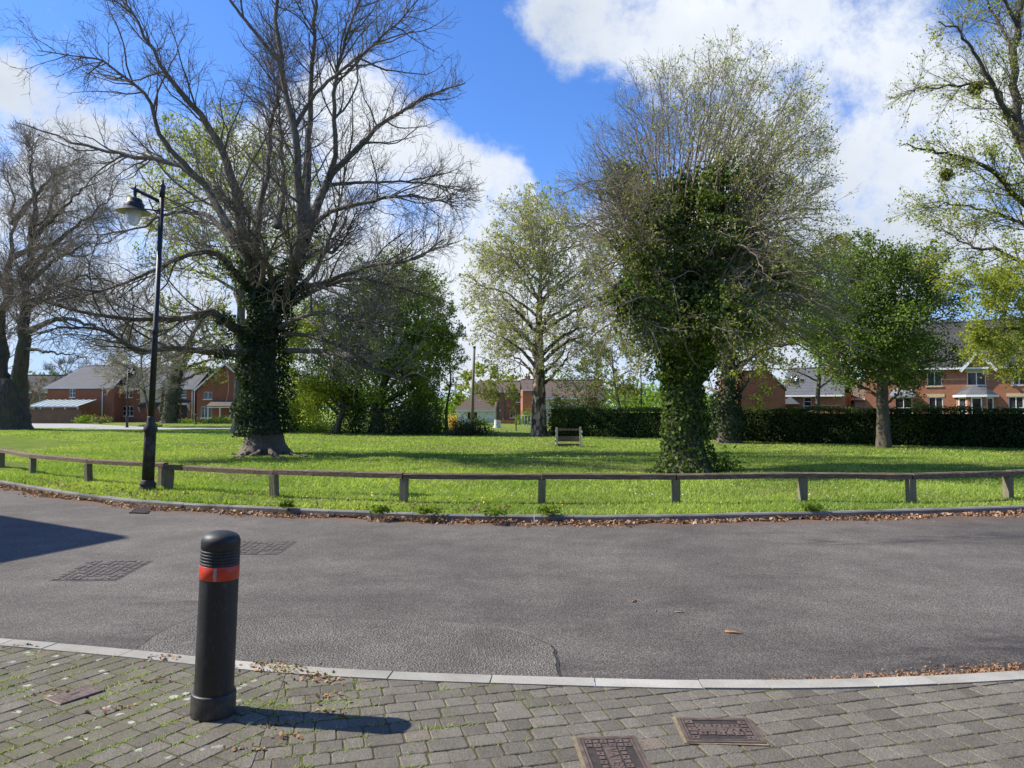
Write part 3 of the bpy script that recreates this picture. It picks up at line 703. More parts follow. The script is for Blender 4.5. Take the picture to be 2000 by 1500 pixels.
    for zone, ang, (ox, oy) in ((0, R(15), (0, 4)), (1, R(60), (-2.4, 4))):
        c, s = math.cos(ang), math.sin(ang); sp = (-1.28, 4.0); sn = (0.985, 0.17) if zone == 0 else (-0.985, -0.17)
        r = -8.0 if zone == 0 else -4.5; rend = 8.0 if zone == 0 else 4.5; row = 0
        while r < rend:
            W = 0.126; q = -9.0 if zone == 0 else -6; row += 1; q += rg.random() * .2
            while q < (9.5 if zone == 0 else 6):
                L = rg.choice((0.100, 0.130, 0.130, 0.165, 0.195)); g = 0.0030
                cx, cy = ox + (q + L / 2) * c - (r + W / 2) * s, oy + (q + L / 2) * s + (r + W / 2) * c
                dd = (cx - sp[0]) * sn[0] + (cy - sp[1]) * sn[1]
                if dd > -0.2 and 1.6 < cy < float(NEAR(cx)) and abs(cx) < cy * 0.85 + 1.2:
                    a0, a1, b0, b1 = q + g, q + L - g, r + g, r + W - g; ch = 0.011
                    loc = [(a0 + ch, b0), (a1 - ch, b0), (a1, b0 + ch), (a1, b1 - ch), (a1 - ch, b1), (a0 + ch, b1), (a0, b1 - ch), (a0, b0 + ch)]
                    jx, jy = rg.uniform(-.004, .004), rg.uniform(-.004, .004); ja = rg.uniform(-.02, .02)
                    loc = [(x + jx - ja * (y - r), y + jy + ja * (x - q)) for x, y in loc]
                    poly = [(ox + x * c - y * s, oy + x * s + y * c) for x, y in loc]
                    poly = clip(poly, sp, sn)
                    if len(poly) >= 3:
                        e = 0.02; t = Vector((e, float(NEAR(cx + e) - NEAR(cx)), 0)).normalized()
                        poly = clip(poly, (cx, float(NEAR(cx)) - 0.158), (t.y, -t.x))
                    if len(poly) >= 3:
                        ar = 0.5 * abs(sum(poly[i][0] * poly[(i + 1) % len(poly)][1] - poly[(i + 1) % len(poly)][0] * poly[i][1] for i in range(len(poly))))
                        if ar > 0.0012:
                            mx = sum(p[0] for p in poly) / len(poly); my = sum(p[1] for p in poly) / len(poly); z = ZP + rg.uniform(-.0014, .0014); tx, ty = rg.uniform(-.008, .008), rg.uniform(-.008, .008)
                            n = len(poly); sh = 1 - 0.009 / math.sqrt(ar)
                            V = [(p[0], p[1], ZP - .02) for p in poly] + [(p[0], p[1], z - .0035 + tx * (p[0] - mx) + ty * (p[1] - my)) for p in poly] + [(mx + (p[0] - mx) * sh, my + (p[1] - my) * sh, z + tx * (p[0] - mx) + ty * (p[1] - my)) for p in poly]
                            F = [(k * n + i, k * n + (i + 1) % n, (k + 1) * n + (i + 1) % n, (k + 1) * n + i) for k in (0, 1) for i in range(n)] + [tuple(range(2 * n, 3 * n))]
                            mb.add(V, F, 0, rg.random())
                q += L
            r += W
    o = mb.build('pavement', M['paving_block'], tint=True); tag(o, kind='structure')
    old = np.array([np.clip((-1.0 - v.co.x) / 0.8, 0, 1) for v in o.data.vertices]); at = o.data.attributes.new('old', 'FLOAT', 'POINT'); at.data.foreach_set('value', old.astype(np.float32))
build_ground()

def build_grass():
    """mown grass blades on the verge and the lawn: nobody could count them"""
    C = []; H = []; W = []
    def zone(n, x0, x1, v0, v1, h, w, pw=1.0):
        x = RNG.uniform(x0, x1, n); v = v0 + (v1 - v0) * RNG.random(n) ** pw; y = FAR(x) + 0.12 + v
        k = np.abs(x / y) < 0.74; x, y = x[k], y[k]
        nz = np.sin(x * 1.7 + np.sin(y * 2.1)) * np.sin(y * 1.3 + 1.7 * np.sin(x * 0.9)); bb = np.zeros(len(x))
        for (px, py, rx, ry, a) in BARE: g = G(px, py, ZG); bb = np.maximum(bb, a * np.exp(-((x - g.x) / rx) ** 2 - ((y - g.y) / ry) ** 2) * (.75 + .5 * np.sin(x * 4.3 + y) * np.sin(y * 5.1 - x)))
        k = RNG.random(len(x)) < (0.72 + 0.28 * nz) * (1 - .95 * np.clip(bb, 0, 1)); x, y, nz = x[k], y[k], nz[k]
        C.append(np.stack([x, y, zg(x, y) - 0.004], 1)); H.append(h * RNG.uniform(.5, 1.3, len(x)) * (1 + .3 * nz)); W.append(np.full(len(x), w))
    zone(90000, -13, 12, 0.0, 3.0, 0.055, 0.008)
    zone(4500, -13, 12, -0.02, 0.12, 0.10, 0.010)
    zone(110000, -19, 17, 3.0, 12.0, 0.055, 0.013, 1.3)
    zone(90000, -36, 28, 12.0, 32.0, 0.06, 0.024, 1.2)
    C = np.concatenate(C); H = np.concatenate(H)[:, None]; W = np.concatenate(W)[:, None]; n = len(C)
    a = RNG.uniform(0, 2 * np.pi, n); d = np.stack([np.cos(a), np.sin(a), np.zeros(n)], 1); l = RNG.normal(size=(n, 3)) * 0.7; l[:, 2] = 1
    V = np.stack([C - d * W, C + d * W, C + l * H], 1).reshape(-1, 3)
    t = np.clip(0.5 + 0.28 * np.sin(C[:, 0] * 1.1 + 2 * np.sin(C[:, 1] * .7)) * np.sin(C[:, 1] * .9) + RNG.normal(0, .2, n), 0, 1)
    tag(np_mesh('grass', V, np.arange(3 * n).reshape(-1, 3), M['grass_blade'], attrs={'tint': np.repeat(t, 3)}), 'short mown green grass covering the verge and the lawn', 'grass', kind='stuff')
    # daisies and dandelions
    for nm, lab, cat, spots, mat, sz in (('daisies', 'tiny white daisies scattered over the grass verge by the rail', 'daisies', [(650, 968, 18), (950, 972, 22), (1170, 970, 30), (1540, 960, 10), (1750, 972, 16), (1900, 965, 16), (560, 963, 10), (1330, 975, 12)], 'petal_white', 0.026),
                                        ('dandelions', 'small yellow dandelion heads dotted in the verge grass', 'dandelions', [(1010, 990, 10), (1130, 980, 14), (1160, 990, 8), (700, 985, 6), (1300, 995, 6), (1500, 990, 5)], 'petal_yellow', 0.036)):
        Q = []
        for px, py, k in spots:
            g = G(px, py, ZG); x = g.x + RNG.normal(0, 1.0, k); y = np.maximum(g.y + RNG.normal(0, .45, k), FAR(x) + .25); Q.append(np.stack([x, y, zg(x, y) + 0.06], 1))
        Q = np.concatenate(Q); V, F, t = leaf_quads(Q, sz, nrm=np.tile([0, -.5, 1.0], (len(Q), 1)))
        tag(np_mesh(nm, V, F, M[mat], attrs={'tint': t}), lab, cat, kind='stuff')
    # leaf litter in the far gutter
    n = 9500; x = RNG.uniform(-16, 13, n); b = np.abs(RNG.normal(0, 0.17, n)); clump = 0.62 + 0.5 * np.sin(x * 1.9) * np.sin(x * .73 + 1) + .3 * np.sin(x * 5.3 + np.sin(x * 3.1)); y = FAR(x) - 0.015 - b * clump
    big = RNG.random(n) < np.where(x < -1, .36, .2) * np.exp(-b * 4)
    C = np.stack([x, y, 0.008 + RNG.random(n) * 0.035 * np.exp(-b * 7)], 1)
    V, F, t = leaf_quads(C[big], 0.085, flat=1.6)
    tag(np_mesh('fallen_leaves', V, F, M['litter_leaf'], attrs={'tint': t}), 'dry curled brown leaves gathered along the far kerb', 'fallen leaves', kind='stuff')
    C2 = C[~big]; n = len(C2)
    x = RNG.uniform(1.2, 4.2, 2200); y = NEAR(x) + 0.012 + np.abs(RNG.normal(0, .075, 2200)) * np.clip((x - 1) / 1.6, .2, 1.5); C3 = np.stack([x, y, np.full(2200, .008)], 1)
    x = RNG.uniform(-3.2, 1.0, 260); y = NEAR(x) + 0.012 + np.abs(RNG.normal(0, .02, 260)); C4 = np.stack([x, y, np.full(260, .007)], 1)
    V1, F1, t1 = leaf_quads(C2, 0.05, flat=3.0); V2, F2, t2 = leaf_quads(np.concatenate([C3, C4]), 0.020, flat=3.0)
    V, F = joinvf((V1, F1), (V2, F2))
    tag(np_mesh('leaf_debris', V, F, M['litter_bit'], attrs={'tint': np.concatenate([t1, t2])}), 'orange brown leaf and bud debris lying along both gutters', 'leaf debris', kind='stuff')
    # fallen leaves lying on the verge grass by the kerb
    x = RNG.uniform(-11, 0, 700); y = FAR(x) + 0.15 + np.abs(RNG.normal(0, .45, 700)); C = np.stack([x, y, zg(x, y) + 0.05], 1)
    V, F, t = leaf_quads(C, 0.055, flat=2.5)
    tag(np_mesh('scattered_leaves', V, F, M['bronze_leaf'], attrs={'tint': t}), 'loose yellowish leaves scattered over the verge grass', 'scattered leaves', kind='stuff')
    # moss and grass sprouting from the paving joints, thick round the bollard
    C = []; W = []
    for _ in range(620):
        x = RNG.uniform(-3.6, 0.3); y = RNG.uniform(3.1, 5.4)
        if y > NEAR(x) - .16: continue
        dens = 1.0 if x < -0.75 else 0.35
        if RNG.random() > dens: continue
        # snap to a row joint of the zone it lies in
        ang, ox, oy = (R(60), -2.4, 4) if (x + 1.28) * .985 + (y - 4) * .17 < 0 else (R(15), 0, 4)
        r = -(x - ox) * math.sin(ang) + (y - oy) * math.cos(ang); r0 = -4.5 if ang > 1 else -8.0; k = round((r - r0) / .126) * .126 + r0 - r
        x -= k * math.sin(ang); y += k * math.cos(ang); m = int(RNG.integers(6, 26))
        q = RNG.normal(0, .045, m); C.append(np.stack([x + q * math.cos(ang) + RNG.normal(0, .006, m), y + q * math.sin(ang) + RNG.normal(0, .006, m), np.full(m, ZP - .006)], 1))
    for px, py, k, s in [(500, 1380, 150, .09), (560, 1308, 130, .06), (560, 1385, 70, .08), (520, 1300, 40, .05), (690, 1375, 60, .09), (620, 1320, 60, .07), (640, 1375, 50, .06), (170, 1345, 60, .07), (230, 1345, 30, .06)]:
        g = G(px, py, ZP); C.append(np.stack([g.x + RNG.normal(0, s, k), g.y + RNG.normal(0, s * .6, k), np.full(k, ZP - .006)], 1))
    C = np.concatenate(C); n = len(C); a = RNG.uniform(0, 2 * np.pi, n); d = np.stack([np.cos(a), np.sin(a), np.zeros(n)], 1); l = RNG.normal(size=(n, 3)) * 0.75; l[:, 2] = .8
    H = RNG.uniform(.010, .036, n)[:, None]; V = np.stack([C - d * .003, C + d * .003, C + l * H], 1).reshape(-1, 3)
    tag(np_mesh('joint_weeds', V, np.arange(3 * n).reshape(-1, 3), M['grass_blade'], attrs={'tint': np.repeat(RNG.random(n), 3)}), 'small tufts of grass and moss in the paving joints', 'joint weeds', kind='stuff')
    C = []
    for px, py, k, s in [(560, 1310, 60, .10), (520, 1298, 40, .08), (600, 1325, 40, .1), (560, 1440, 16, .05), (485, 1465, 14, .05), (545, 1415, 14, .05), (320, 1285, 30, .07), (300, 1330, 14, .06), (120, 1352, 24, .06), (640, 1395, 24, .06), (630, 1365, 20, .08), (40, 1262, 14, .05), (210, 1385, 14, .06), (670, 1330, 14, .07)]:
        g = G(px, py, ZP); C.append(np.stack([g.x + RNG.normal(0, s, k), g.y + RNG.normal(0, s * .5, k), ZP + .004 + RNG.random(k) * .008], 1))
    V, F, t = leaf_quads(np.concatenate(C), 0.027, flat=3)
    tag(np_mesh('bud_scales', V, F, M['litter_bit'], attrs={'tint': t}), 'orange bud scales drifted onto the paving round the bollard', 'bud scales', kind='stuff')
build_grass()

# ------------------------------------------------------------------ bollard, lamp, rail, covers
LEAN = R(1.9)
def bollard():
    b = G(416, 1393, ZP)
    t = thing('bollard', 'black ribbed plastic bollard with a red reflective band standing on the block paving', 'bollard', b)
    t.rotation_euler = (0, LEAN, 0); t.scale = (1, 1, .972)
    m = MB(); m.lathe([(.113, 0.0), (.114, .008), (.114, .115), (.111, .122), (.104, .124)], 48); m.build('base_collar', M['black_rubber'], t)
    m = MB(); m.lathe([(.1005, .118), (.1000, .5), (.099, .742)], 48, cap=False); m.build('shaft', M['black_rubber'], t)
    m = MB(); m.lathe([(.0985, .738), (.1015, .741), (.1015, .812), (.0985, .815)], 48, cap=False); band = m.build('reflective_band', M['red_reflective'], t)
    m = MB(); V = []; 
    for k in range(5):
        a = R(-86 + k * 2.3); V += [(.1022 * math.cos(a), .1022 * math.sin(a), .7425), (.1022 * math.cos(a), .1022 * math.sin(a), .8105)]
    m.add(V, [(2 * k, 2 * k + 2, 2 * k + 3, 2 * k + 1) for k in range(4)]); m.build('band_seam', M['band_overlap'], band)
    pr = [(.098, .812), (.0995, .815)]
    for k in range(5):
        z = .818 + k * .0165; pr += [(.1005, z), (.1005, z + .010), (.0955, z + .012), (.0955, z + .0145)]
    pr += [(.1000, .902), (.1000, .945), (.0985, .952), (.092, .968), (.076, .982), (.050, .992), (.022, .997), (.001, .998)]
    m = MB(); m.lathe(pr, 48); m.build('cap', M['black_rubber'], t)
bollard()

def lamp(loc, label, H=6.1, rz=0.0, lean=LEAN):
    t = thing('street_lamp', label, 'street lamp', loc, rz, 'old style black street lamps'); t.rotation_euler = (0, lean, rz)
    k = H / 6.1
    m = MB(); m.lathe([(.155, -.05), (.155, .06), (.135, .085), (.150, .10), (.150, .13), (.120, .17), (.118, .2)], 24); m.build('foot', M['rusty_black_iron'], t)
    m = MB(); m.lathe([(.112, .18), (.108, 1.0), (.105, 1.12), (.130, 1.14), (.132, 1.18), (.105, 1.25), (.075, 1.33), (.070, 1.40), (.062, 1.43)], 24); m.build('base_casing', M['rusty_black_iron'], t)
    m = MB(); m.lathe([(.060, 1.40), (.054, 3.0 * k), (.054, 3.05 * k), (.062, 3.06 * k), (.062, 3.12 * k), (.05, 3.14 * k), (.044, H - .35)], 16); m.build('post', M['black_iron'], t)
    m = MB(); m.lathe([(.052, H - .36), (.052, H - .18), (.045, H - .17), (.055, H - .15), (.055, H - .115), (.03, H - .10), (.02, H - .05), (.024, H - .03), (.004, H + .01)], 14); m.build('finial', M['black_iron'], t)
    arm = [(0, 0, H - .46), (-.30, 0, H - .33), (-.56, 0, H - .21), (-.68, 0, H - .16)]
    m = MB(); m.tube(arm, [.034, .033, .03, .012], 10)
    m.tube([(0, 0, H - .72), (-.16, 0, H - .62), (-.26, 0, H - .40)], [.012, .012, .012], 8)
    m.tube([(-.05, 0, H - .63), (-.38, 0, H - .60)], [.018, .012], 8); a = m.build('bracket_arm', M['black_iron'], t)
    m = MB(); c = (-.54, 0, H - .80)
    m.lathe([(.006, .73), (.012, .64), (.026, .62), (.018, .57), (.036, .52), (.036, .44), (.05, .42), (.115, .40), (.142, .375), (.142, .315), (.17, .305), (.185, .29), (.185, .225), (.19, .21)], 28, c); hd = m.build('lamp_housing', M['black_iron'], t)
    m = MB(); m.lathe([(.19, .212), (.32, .13), (.325, .124)], 32, c, cap=False); m.build('shade_top', M['black_iron'], hd)
    m = MB(); m.lathe([(.324, .119), (.316, .121), (.15, .175), (.149, .19)], 32, c, cap=False); m.build('shade', M['lamp_enamel'], t)
    m = MB(); m.lathe([(.146, .17), (.142, .10), (.125, .0), (.095, -.09), (.06, -.13), (.001, -.145)], 28, c, cap=False); g = m.build('globe', M['clear_glass'], t)
    m = MB(); m.lathe([(.02, .16), (.022, .10), (.034, .06), (.034, -.02), (.02, -.06), (.001, -.07)], 14, c); m.build('bulb', M['white_paint'], g)
    return t
LAMP1 = lamp(G(288, 957, ZG), 'tall black cast iron lamp post with hanging glass lantern beside the low rail')
def far_lamp(loc, label, H, rz):
    t = copy_thing(LAMP1, loc, rz, label); s = H / 6.1; t.scale = (s, s, s); t.rotation_euler = (0, R(.3), rz); return t
far_lamp(G(248, 836, ZG), 'distant black lamp post on the grass in front of the brick terrace', 5.4, R(180))
far_lamp(G(1253, 853.5, ZG), 'slim black lamp post standing against the dark clipped hedge', 4.2, R(200))
q = thing('bollard', 'short dark bollard on the far grass in front of the terrace porches', 'bollard', G(382, 829, ZG))
m = MB(); m.lathe([(.13, 0), (.13, .08), (.10, .1), (.10, .95), (.12, .97), (.12, 1.02), (.05, 1.12), (.001, 1.14)], 16); m.build('shaft', M['black_iron'], q)

def rail_fence(label, posts, over0, over1, seed):
    random.seed(seed); p = [G(a, b, ZG) for a, b in posts]; t = thing('knee_rail_fence', label, 'fence', p[len(p) // 2], 0, 'low timber knee rail fences')
    o = Vector(t.location); H = 0.40
    for i, q in enumerate(p):
        a = p[max(i - 1, 0)]; b = p[min(i + 1, len(p) - 1)]; d = (b - a).normalized(); lx = random.uniform(-.02, .02); dy = random.uniform(-.015, .015)
        m = MB(); m.beam(q - o + Vector((0, 0, -.15)), q - o + Vector((lx, dy, H - .004)), .125, .125, roll=d, bev=.012); m.build('post', M['post_timber'], t)
    for i in range(len(p) - 1):
        a, b = p[i].copy(), p[i + 1].copy(); d = (b - a).normalized()
        if i == 0: a -= d * over0
        if i == len(p) - 2: b += d * over1
        za, zb = H + .048 + random.uniform(-.006, .006), H + .048 + random.uniform(-.006, .006)
        m = MB(); m.beam(a - o + d * .004 + Vector((0, 0, za)), b - o - d * .004 + Vector((0, 0, zb)), .125, .096, bev=.02, jit=.0035)
        r = m.build('rail', M['weathered_timber'], t)
random.seed(5)
rail_fence('low weathered timber knee rail curving off to the left behind the lamp post', [(-170, 896), (-70, 905), (3, 913), (63, 927), (174, 941), (316, 951)], .1, .12, 1)
rail_fence('long low weathered timber knee rail on square posts running right along the verge', [(329, 957), (537, 971), (788, 981), (1058, 983), (1320, 984), (1568, 979), (1780, 982), (1970, 974), (2190, 966), (2420, 956)], .1, .1, 2)

def text_mesh(body, size, depth):
    c = bpy.data.curves.new('lettering', 'FONT'); c.body = body; c.size = size; c.align_x = 'CENTER'; c.align_y = 'CENTER'; c.extrude = depth
    o = bpy.data.objects.new('lettering', c); COL.objects.link(o)
    me = bpy.data.meshes.new_from_object(o.evaluated_get(bpy.context.evaluated_depsgraph_get()))
    bpy.data.objects.remove(o); return me
def access_cover(label, cx, cy, w, l, rz, words, wrot, seed):
    random.seed(seed); t = thing('access_cover', label, 'access cover', (cx, cy, ZP), rz, 'cast iron access covers in the paving')
    m = MB(); o = .036
    pts = [(-w/2-o*.9, -l/2-o*.7), (w/2+o*.8, -l/2-o), (w/2+o*.7, l/2+o*.8), (-w/2-o, l/2+o)]; m.prism(pts, -.03, .004); m.build('mortar_bed', M['mortar'], t)
    m = MB(); e = .018
    for (x0, x1, y0, y1) in ((-w/2-e, w/2+e, -l/2-e, -l/2), (-w/2-e, w/2+e, l/2, l/2+e), (-w/2-e, -w/2, -l/2, l/2), (w/2, w/2+e, -l/2, l/2)): m.box(x0, x1, y0, y1, 0, .009)
    m.build('frame', M['cast_cover'], t)
    m = MB(); m.box(-w/2+.003, w/2-.003, -l/2+.003, l/2-.003, 0, .0055); pl = m.build('plate', M['cover_recess'], t)
    m = MB(); nx = max(5, int(round(w / .046))); ny = max(5, int(round(l / .046))); cw, cl = (w - .03) / nx, (l - .03) / ny
    along = wrot % 180 == 0
    for i in range(nx):
        for j in range(ny):
            x = -w/2 + .015 + cw * (i + .5); y = -l/2 + .015 + cl * (j + .5)
            ux, uy = (x / w, y / l) if along else (y / l, x / w)
            if abs(uy) < .11 and abs(ux) < .30: continue
            if abs(abs(uy) - .40) < .08 and abs(ux) < .30: continue
            hw, hl = cw * .42, cl * .42
            if (i + j) % 2 == 0:
                s = .3
                for (a0, a1, b0, b1) in ((-hw, hw, -hl, -hl * s), (-hw, hw, hl * s, hl), (-hw, -hw * s, -hl * s, hl * s), (hw * s, hw, -hl * s, hl * s)): m.box(x + a0, x + a1, y + b0, y + b1, .0055, .0095)
            else: m.box(x - hw * .8, x + hw * .8, y - hl * .8, y + hl * .8, .0055, .0095)
    if along:
        m.box(-w*.30, w*.30, -l*.12, l*.12, .0055, .0080)
    else: m.box(-w*.12, w*.12, -l*.30, l*.30, .0055, .0080)
    m.box(-w/2+.004, w/2-.004, -l/2+.004, -l/2+.013, .0055, .0095); m.box(-w/2+.004, w/2-.004, l/2-.013, l/2-.004, .0055, .0095)
    m.box(-w/2+.004, -w/2+.013, -l/2+.014, l/2-.014, .0055, .0095); m.box(w/2-.013, w/2-.004, -l/2+.014, l/2-.014, .0055, .0095)
    m.build('tread_pattern', M['cast_cover'], t)
    me = text_mesh(words, .075, .0015); me.materials.append(M['cast_cover']); o_ = bpy.data.objects.new('lettering', me); link(o_, pl); o_.location = (0, 0, .0095); o_.rotation_euler = (0, 0, R(wrot))
access_cover('brown cast iron cover with raised squares, the right one, set whole in the paving', 1.045, 3.80, .345, .25, R(-2), 'WATER', 180, 1)
access_cover('brown cast iron cover with raised squares cut off by the bottom edge of the photo', .475, 3.50, .255, .41, R(4), 'WATER', -90, 2)
def small_cover():
    c = G(147, 1358, ZP); t = thing('access_cover', 'small worn brown metal cover with a key slot in the weedy left paving', 'access cover', c, R(58), 'cast iron access covers in the paving')
    m = MB(); m.box(-.125, .125, -.085, .085, -.02, .010, bev=.004); p = m.build('plate', M['cast_cover'], t)
    m = MB(); m.box(-.024, .024, -.008, .008, .009, .0112); m.build('key_slot', M['cover_recess'], t)
    m = MB()
    for k in range(9):
        x = -.105 + k * .026
        if abs(x) > .03: m.box(x - .004, x + .004, -.07, .07, .009, .0115)
    m.build('tread_ribs', M['cast_cover'], p)
small_cover()
def road_cover(label, pix, seed):
    random.seed(seed); p = [G(a, b, 0) for a, b in pix]; c = sum(p, Vector()) / 4; t = thing('road_cover', label, 'manhole cover', c, 0, 'square covers set in the road')
    q = [v - c for v in p]; m = MB(); m.prism([(v.x * 1.03, v.y * 1.03) for v in q], -.02, .004); m.build('frame', M['cover_grit'], t)
    m = MB()
    def bl(a, b): return q[0] * (1 - a) * (1 - b) + q[1] * a * (1 - b) + q[2] * a * b + q[3] * (1 - a) * b
    n = 9; r = 13
    for i in range(n):
        for j in range(r):
            a0, a1, b0, b1 = (i + .12) / n, (i + .86) / n, (j + .1) / r, (j + .88) / r
            if random.random() < .06: continue
            m.prism([bl(a0, b0).xy, bl(a1, b0).xy, bl(a1, b1).xy, bl(a0, b1).xy], .004, .009 + random.uniform(-.002, .002))
    m.build('ribbed_plate', M['cover_grit'], t)
road_cover('worn ribbed rectangular cover in the road, the nearer one left of the bollard', [(100, 1134), (225, 1134), (296, 1096), (176, 1096)], 1)
road_cover('worn ribbed rectangular cover in the road partly hidden behind the bollard', [(425, 1083), (541, 1083), (578, 1058), (468, 1058)], 2)
def gully():
    p = [G(a, b, 0) for a, b in ((252, 1003), (288, 1004), (299, 993), (268, 991))]; c = sum(p, Vector()) / 4; q = [v - c for v in p]
    t = thing('drain_grate', 'iron drain grate in the gutter among brown leaves below the lamp post', 'drain', c); m = MB(); m.prism([v.xy for v in q], -.02, .012); m.build('pit', M['cover_recess'], t)
    m = MB()
    def bl(a, b): return q[0] * (1 - a) * (1 - b) + q[1] * a * (1 - b) + q[2] * a * b + q[3] * (1 - a) * b
    for i in range(7):
        a0, a1 = i / 7 + .03, i / 7 + .085; m.prism([bl(a0, 0).xy, bl(a1, 0).xy, bl(a1, 1).xy, bl(a0, 1).xy], .0, .026)
    for b0 in (0, .93): m.prism([bl(0, b0).xy, bl(1, b0).xy, bl(1, b0 + .07).xy, bl(0, b0 + .07).xy], .0, .022)
    m.build('grating', M['cast_cover'], t)
gully()
for k, (a, b, l, an, lab) in enumerate([(1434, 1238, .13, -25, 'longest orange twig lying on the road, the one nearest the pavement'), (1282, 1194, .04, 60, 'short dark twig end lying on the road, nearest the middle'), (1240, 1176, .05, 30, 'curled rust coloured scrap lying on the road, furthest from the pavement'), (1328, 1197, .08, -18, 'thin pinkish twig lying flat on the road beside a short dark one')]):
    p = G(a, b, 0); t = MB(); r = R(an); d = Vector((math.cos(r), math.sin(r), 0)); n = Vector((-d.y, d.x, 0)); w = .009 if k in (0, 2) else .005
    t.tube([Vector((0, 0, w)) - d * l / 2, Vector((0, 0, w * 1.3)) + n * .006, Vector((0, 0, w)) + d * l / 2], [w, w * .9, w * .3], 6); t.tube([n * .004 + Vector((0, 0, w)), n * .004 + d * .03 + n * .02 + Vector((0, 0, w))], [w * .5, w * .2], 5)
    o = t.build('fallen_twig', M['twig_wood']); o.location = p; tag(o, lab, 'twig', 'twigs and scraps lying on the road')

def tree_guard():
    c = G(1111, 874, ZG); t = thing('timber_pen', 'small open fronted timber pen of split pale posts and dark boards on the lawn', 'timber pen', c, R(-4)); W, D, Hh = .98, .42, .78
    for sx in (-1, 1):
        for k, yy in enumerate((0, D)):
            m = MB(); m.beam((sx * W / 2, yy, -.1), (sx * W / 2 + random.uniform(-.02, .02), yy, Hh + random.uniform(0, .06)), .075, .075, roll=(0, 1, 0), bev=.015, jit=.006); m.build('post', M['pale_timber'], t)
        for z in (.10, .28, .46, .64):
            m = MB(); x = sx * (W / 2 + .055); m.beam((x, -.05, z), (x, D + .06, z + random.uniform(-.01, .01)), .03, .085, bev=.006, jit=.004); m.build('side_slat', M['pale_timber'], t)
    for z, h in ((.72, .07), (.34, .22), (.09, .10)):
        m = MB(); m.beam((-W / 2 + .04, D - .03, z), (W / 2 - .04, D - .03, z), .03, h, bev=.006); m.build('back_board', M['weathered_timber'], t)
tree_guard()
m = MB(); p0 = P(922, 826, 58); p0.z = ZG
m.tube([Vector((0, 0, -.3)), Vector((.05, 0, 3)), Vector((.17, 0, 6.4))], [.15, .125, .09], 12); q = thing('telegraph_pole', 'tall thin wooden telegraph pole rising beside the dark bushes', 'pole', p0); m.build('pole', M['pole_timber'], q)
m = MB(); m.lathe([(.12, 0), (.12, .12), (.02, .16)], 12, (.17, 0, 6.38)); m.build('pole_cap', M['dark_door'], q)

# ------------------------------------------------------------------ houses (local x along the front, y into the house)
def facade(m, W, z0, z1, holes, y=0.0, depth=.10, mi=0):
    xs = sorted({0, W, *[h[0] for h in holes], *[h[1] for h in holes]}); zs = sorted({z0, z1, *[h[2] for h in holes], *[h[3] for h in holes]})
    for i in range(len(xs) - 1):
        for j in range(len(zs) - 1):
            a, b, c, d = xs[i], xs[i + 1], zs[j], zs[j + 1]; cx, cz = (a + b) / 2, (c + d) / 2
            if any(h[0] < cx < h[1] and h[2] < cz < h[3] for h in holes): continue
            m.add([(a, y, c), (b, y, c), (b, y, d), (a, y, d)], [(0, 1, 2, 3)], mi)
    for (a, b, c, d) in holes:
        e = y + depth
        m.add([(a, y, c), (a, e, c), (a, e, d), (a, y, d)], [(3, 2, 1, 0)], mi); m.add([(b, y, c), (b, e, c), (b, e, d), (b, y, d)], [(0, 1, 2, 3)], mi)
        m.add([(a, y, d), (b, y, d), (b, e, d), (a, e, d)], [(0, 1, 2, 3)], mi); m.add([(a, y, c), (b, y, c), (b, e, c), (a, e, c)], [(3, 2, 1, 0)], mi)
def window(t, a, b, c, d, nx, nz, y=0.0, sill=True, head=None, solid=None):
    f = .055; m = MB(); y0, y1 = y + .05, y + .10
    m.box(a, a + f, y0, y1, c, d); m.box(b - f, b, y0, y1, c, d); m.box(a + f, b - f, y0, y1, d - f, d); m.box(a + f, b - f, y0, y1, c, c + f)
    for k in range(1, nx): x = a + (b - a) * k / nx; m.box(x - .028, x + .028, y0 + .004, y1 - .004, c + f, d - f)
    for k in range(1, nz): z = c + (d - c) * k / nz; m.box(a + f, b - f, y0 + .008, y1 - .008, z - .022, z + .022)
    w = m.build('window', M['white_paint'], t)
    m = MB(); m.box(a + .01, b - .01, y + .085, y + .094, c + .01, d - .01); m.build('pane', M['window_glass'], w)
    if sill: m = MB(); m.box(a - .08, b + .08, y - .06, y + .045, c - .09, c - .003); m.build('sill', M['white_paint' if head is None else head], w)
    if head: m = MB(); m.box(a - .12, b + .12, y - .03, y - .002, d + .004, d + .24); m.build('lintel', M[head], w)
def body(t, W, D, eaves, holes, mat, gables=None):
    m = MB(); facade(m, W, -.3, eaves, holes)
    for (p, q) in (((W, 0), (W, D)), ((W, D), (0, D)), ((0, D), (0, 0))): m.add([(p[0], p[1], -.3), (q[0], q[1], -.3), (q[0], q[1], eaves), (p[0], p[1], eaves)], [(0, 1, 2, 3)])
    for g in (gables or []): m.add(g, [tuple(range(len(g)))])
    return m.build('wall', M[mat], t)
def slab(m, quad, th=.12):
    q = [Vector(v) for v in quad]; n = (q[1] - q[0]).cross(q[-1] - q[0]).normalized()
    if n.z < 0: q = q[::-1]; n = -n
    k = len(q); V = q + [v - n * th for v in q]; m.add(V, [tuple(range(k)), tuple(range(2 * k - 1, k - 1, -1))] + [(i, i + k, (i + 1) % k + k, (i + 1) % k) for i in range(k)])
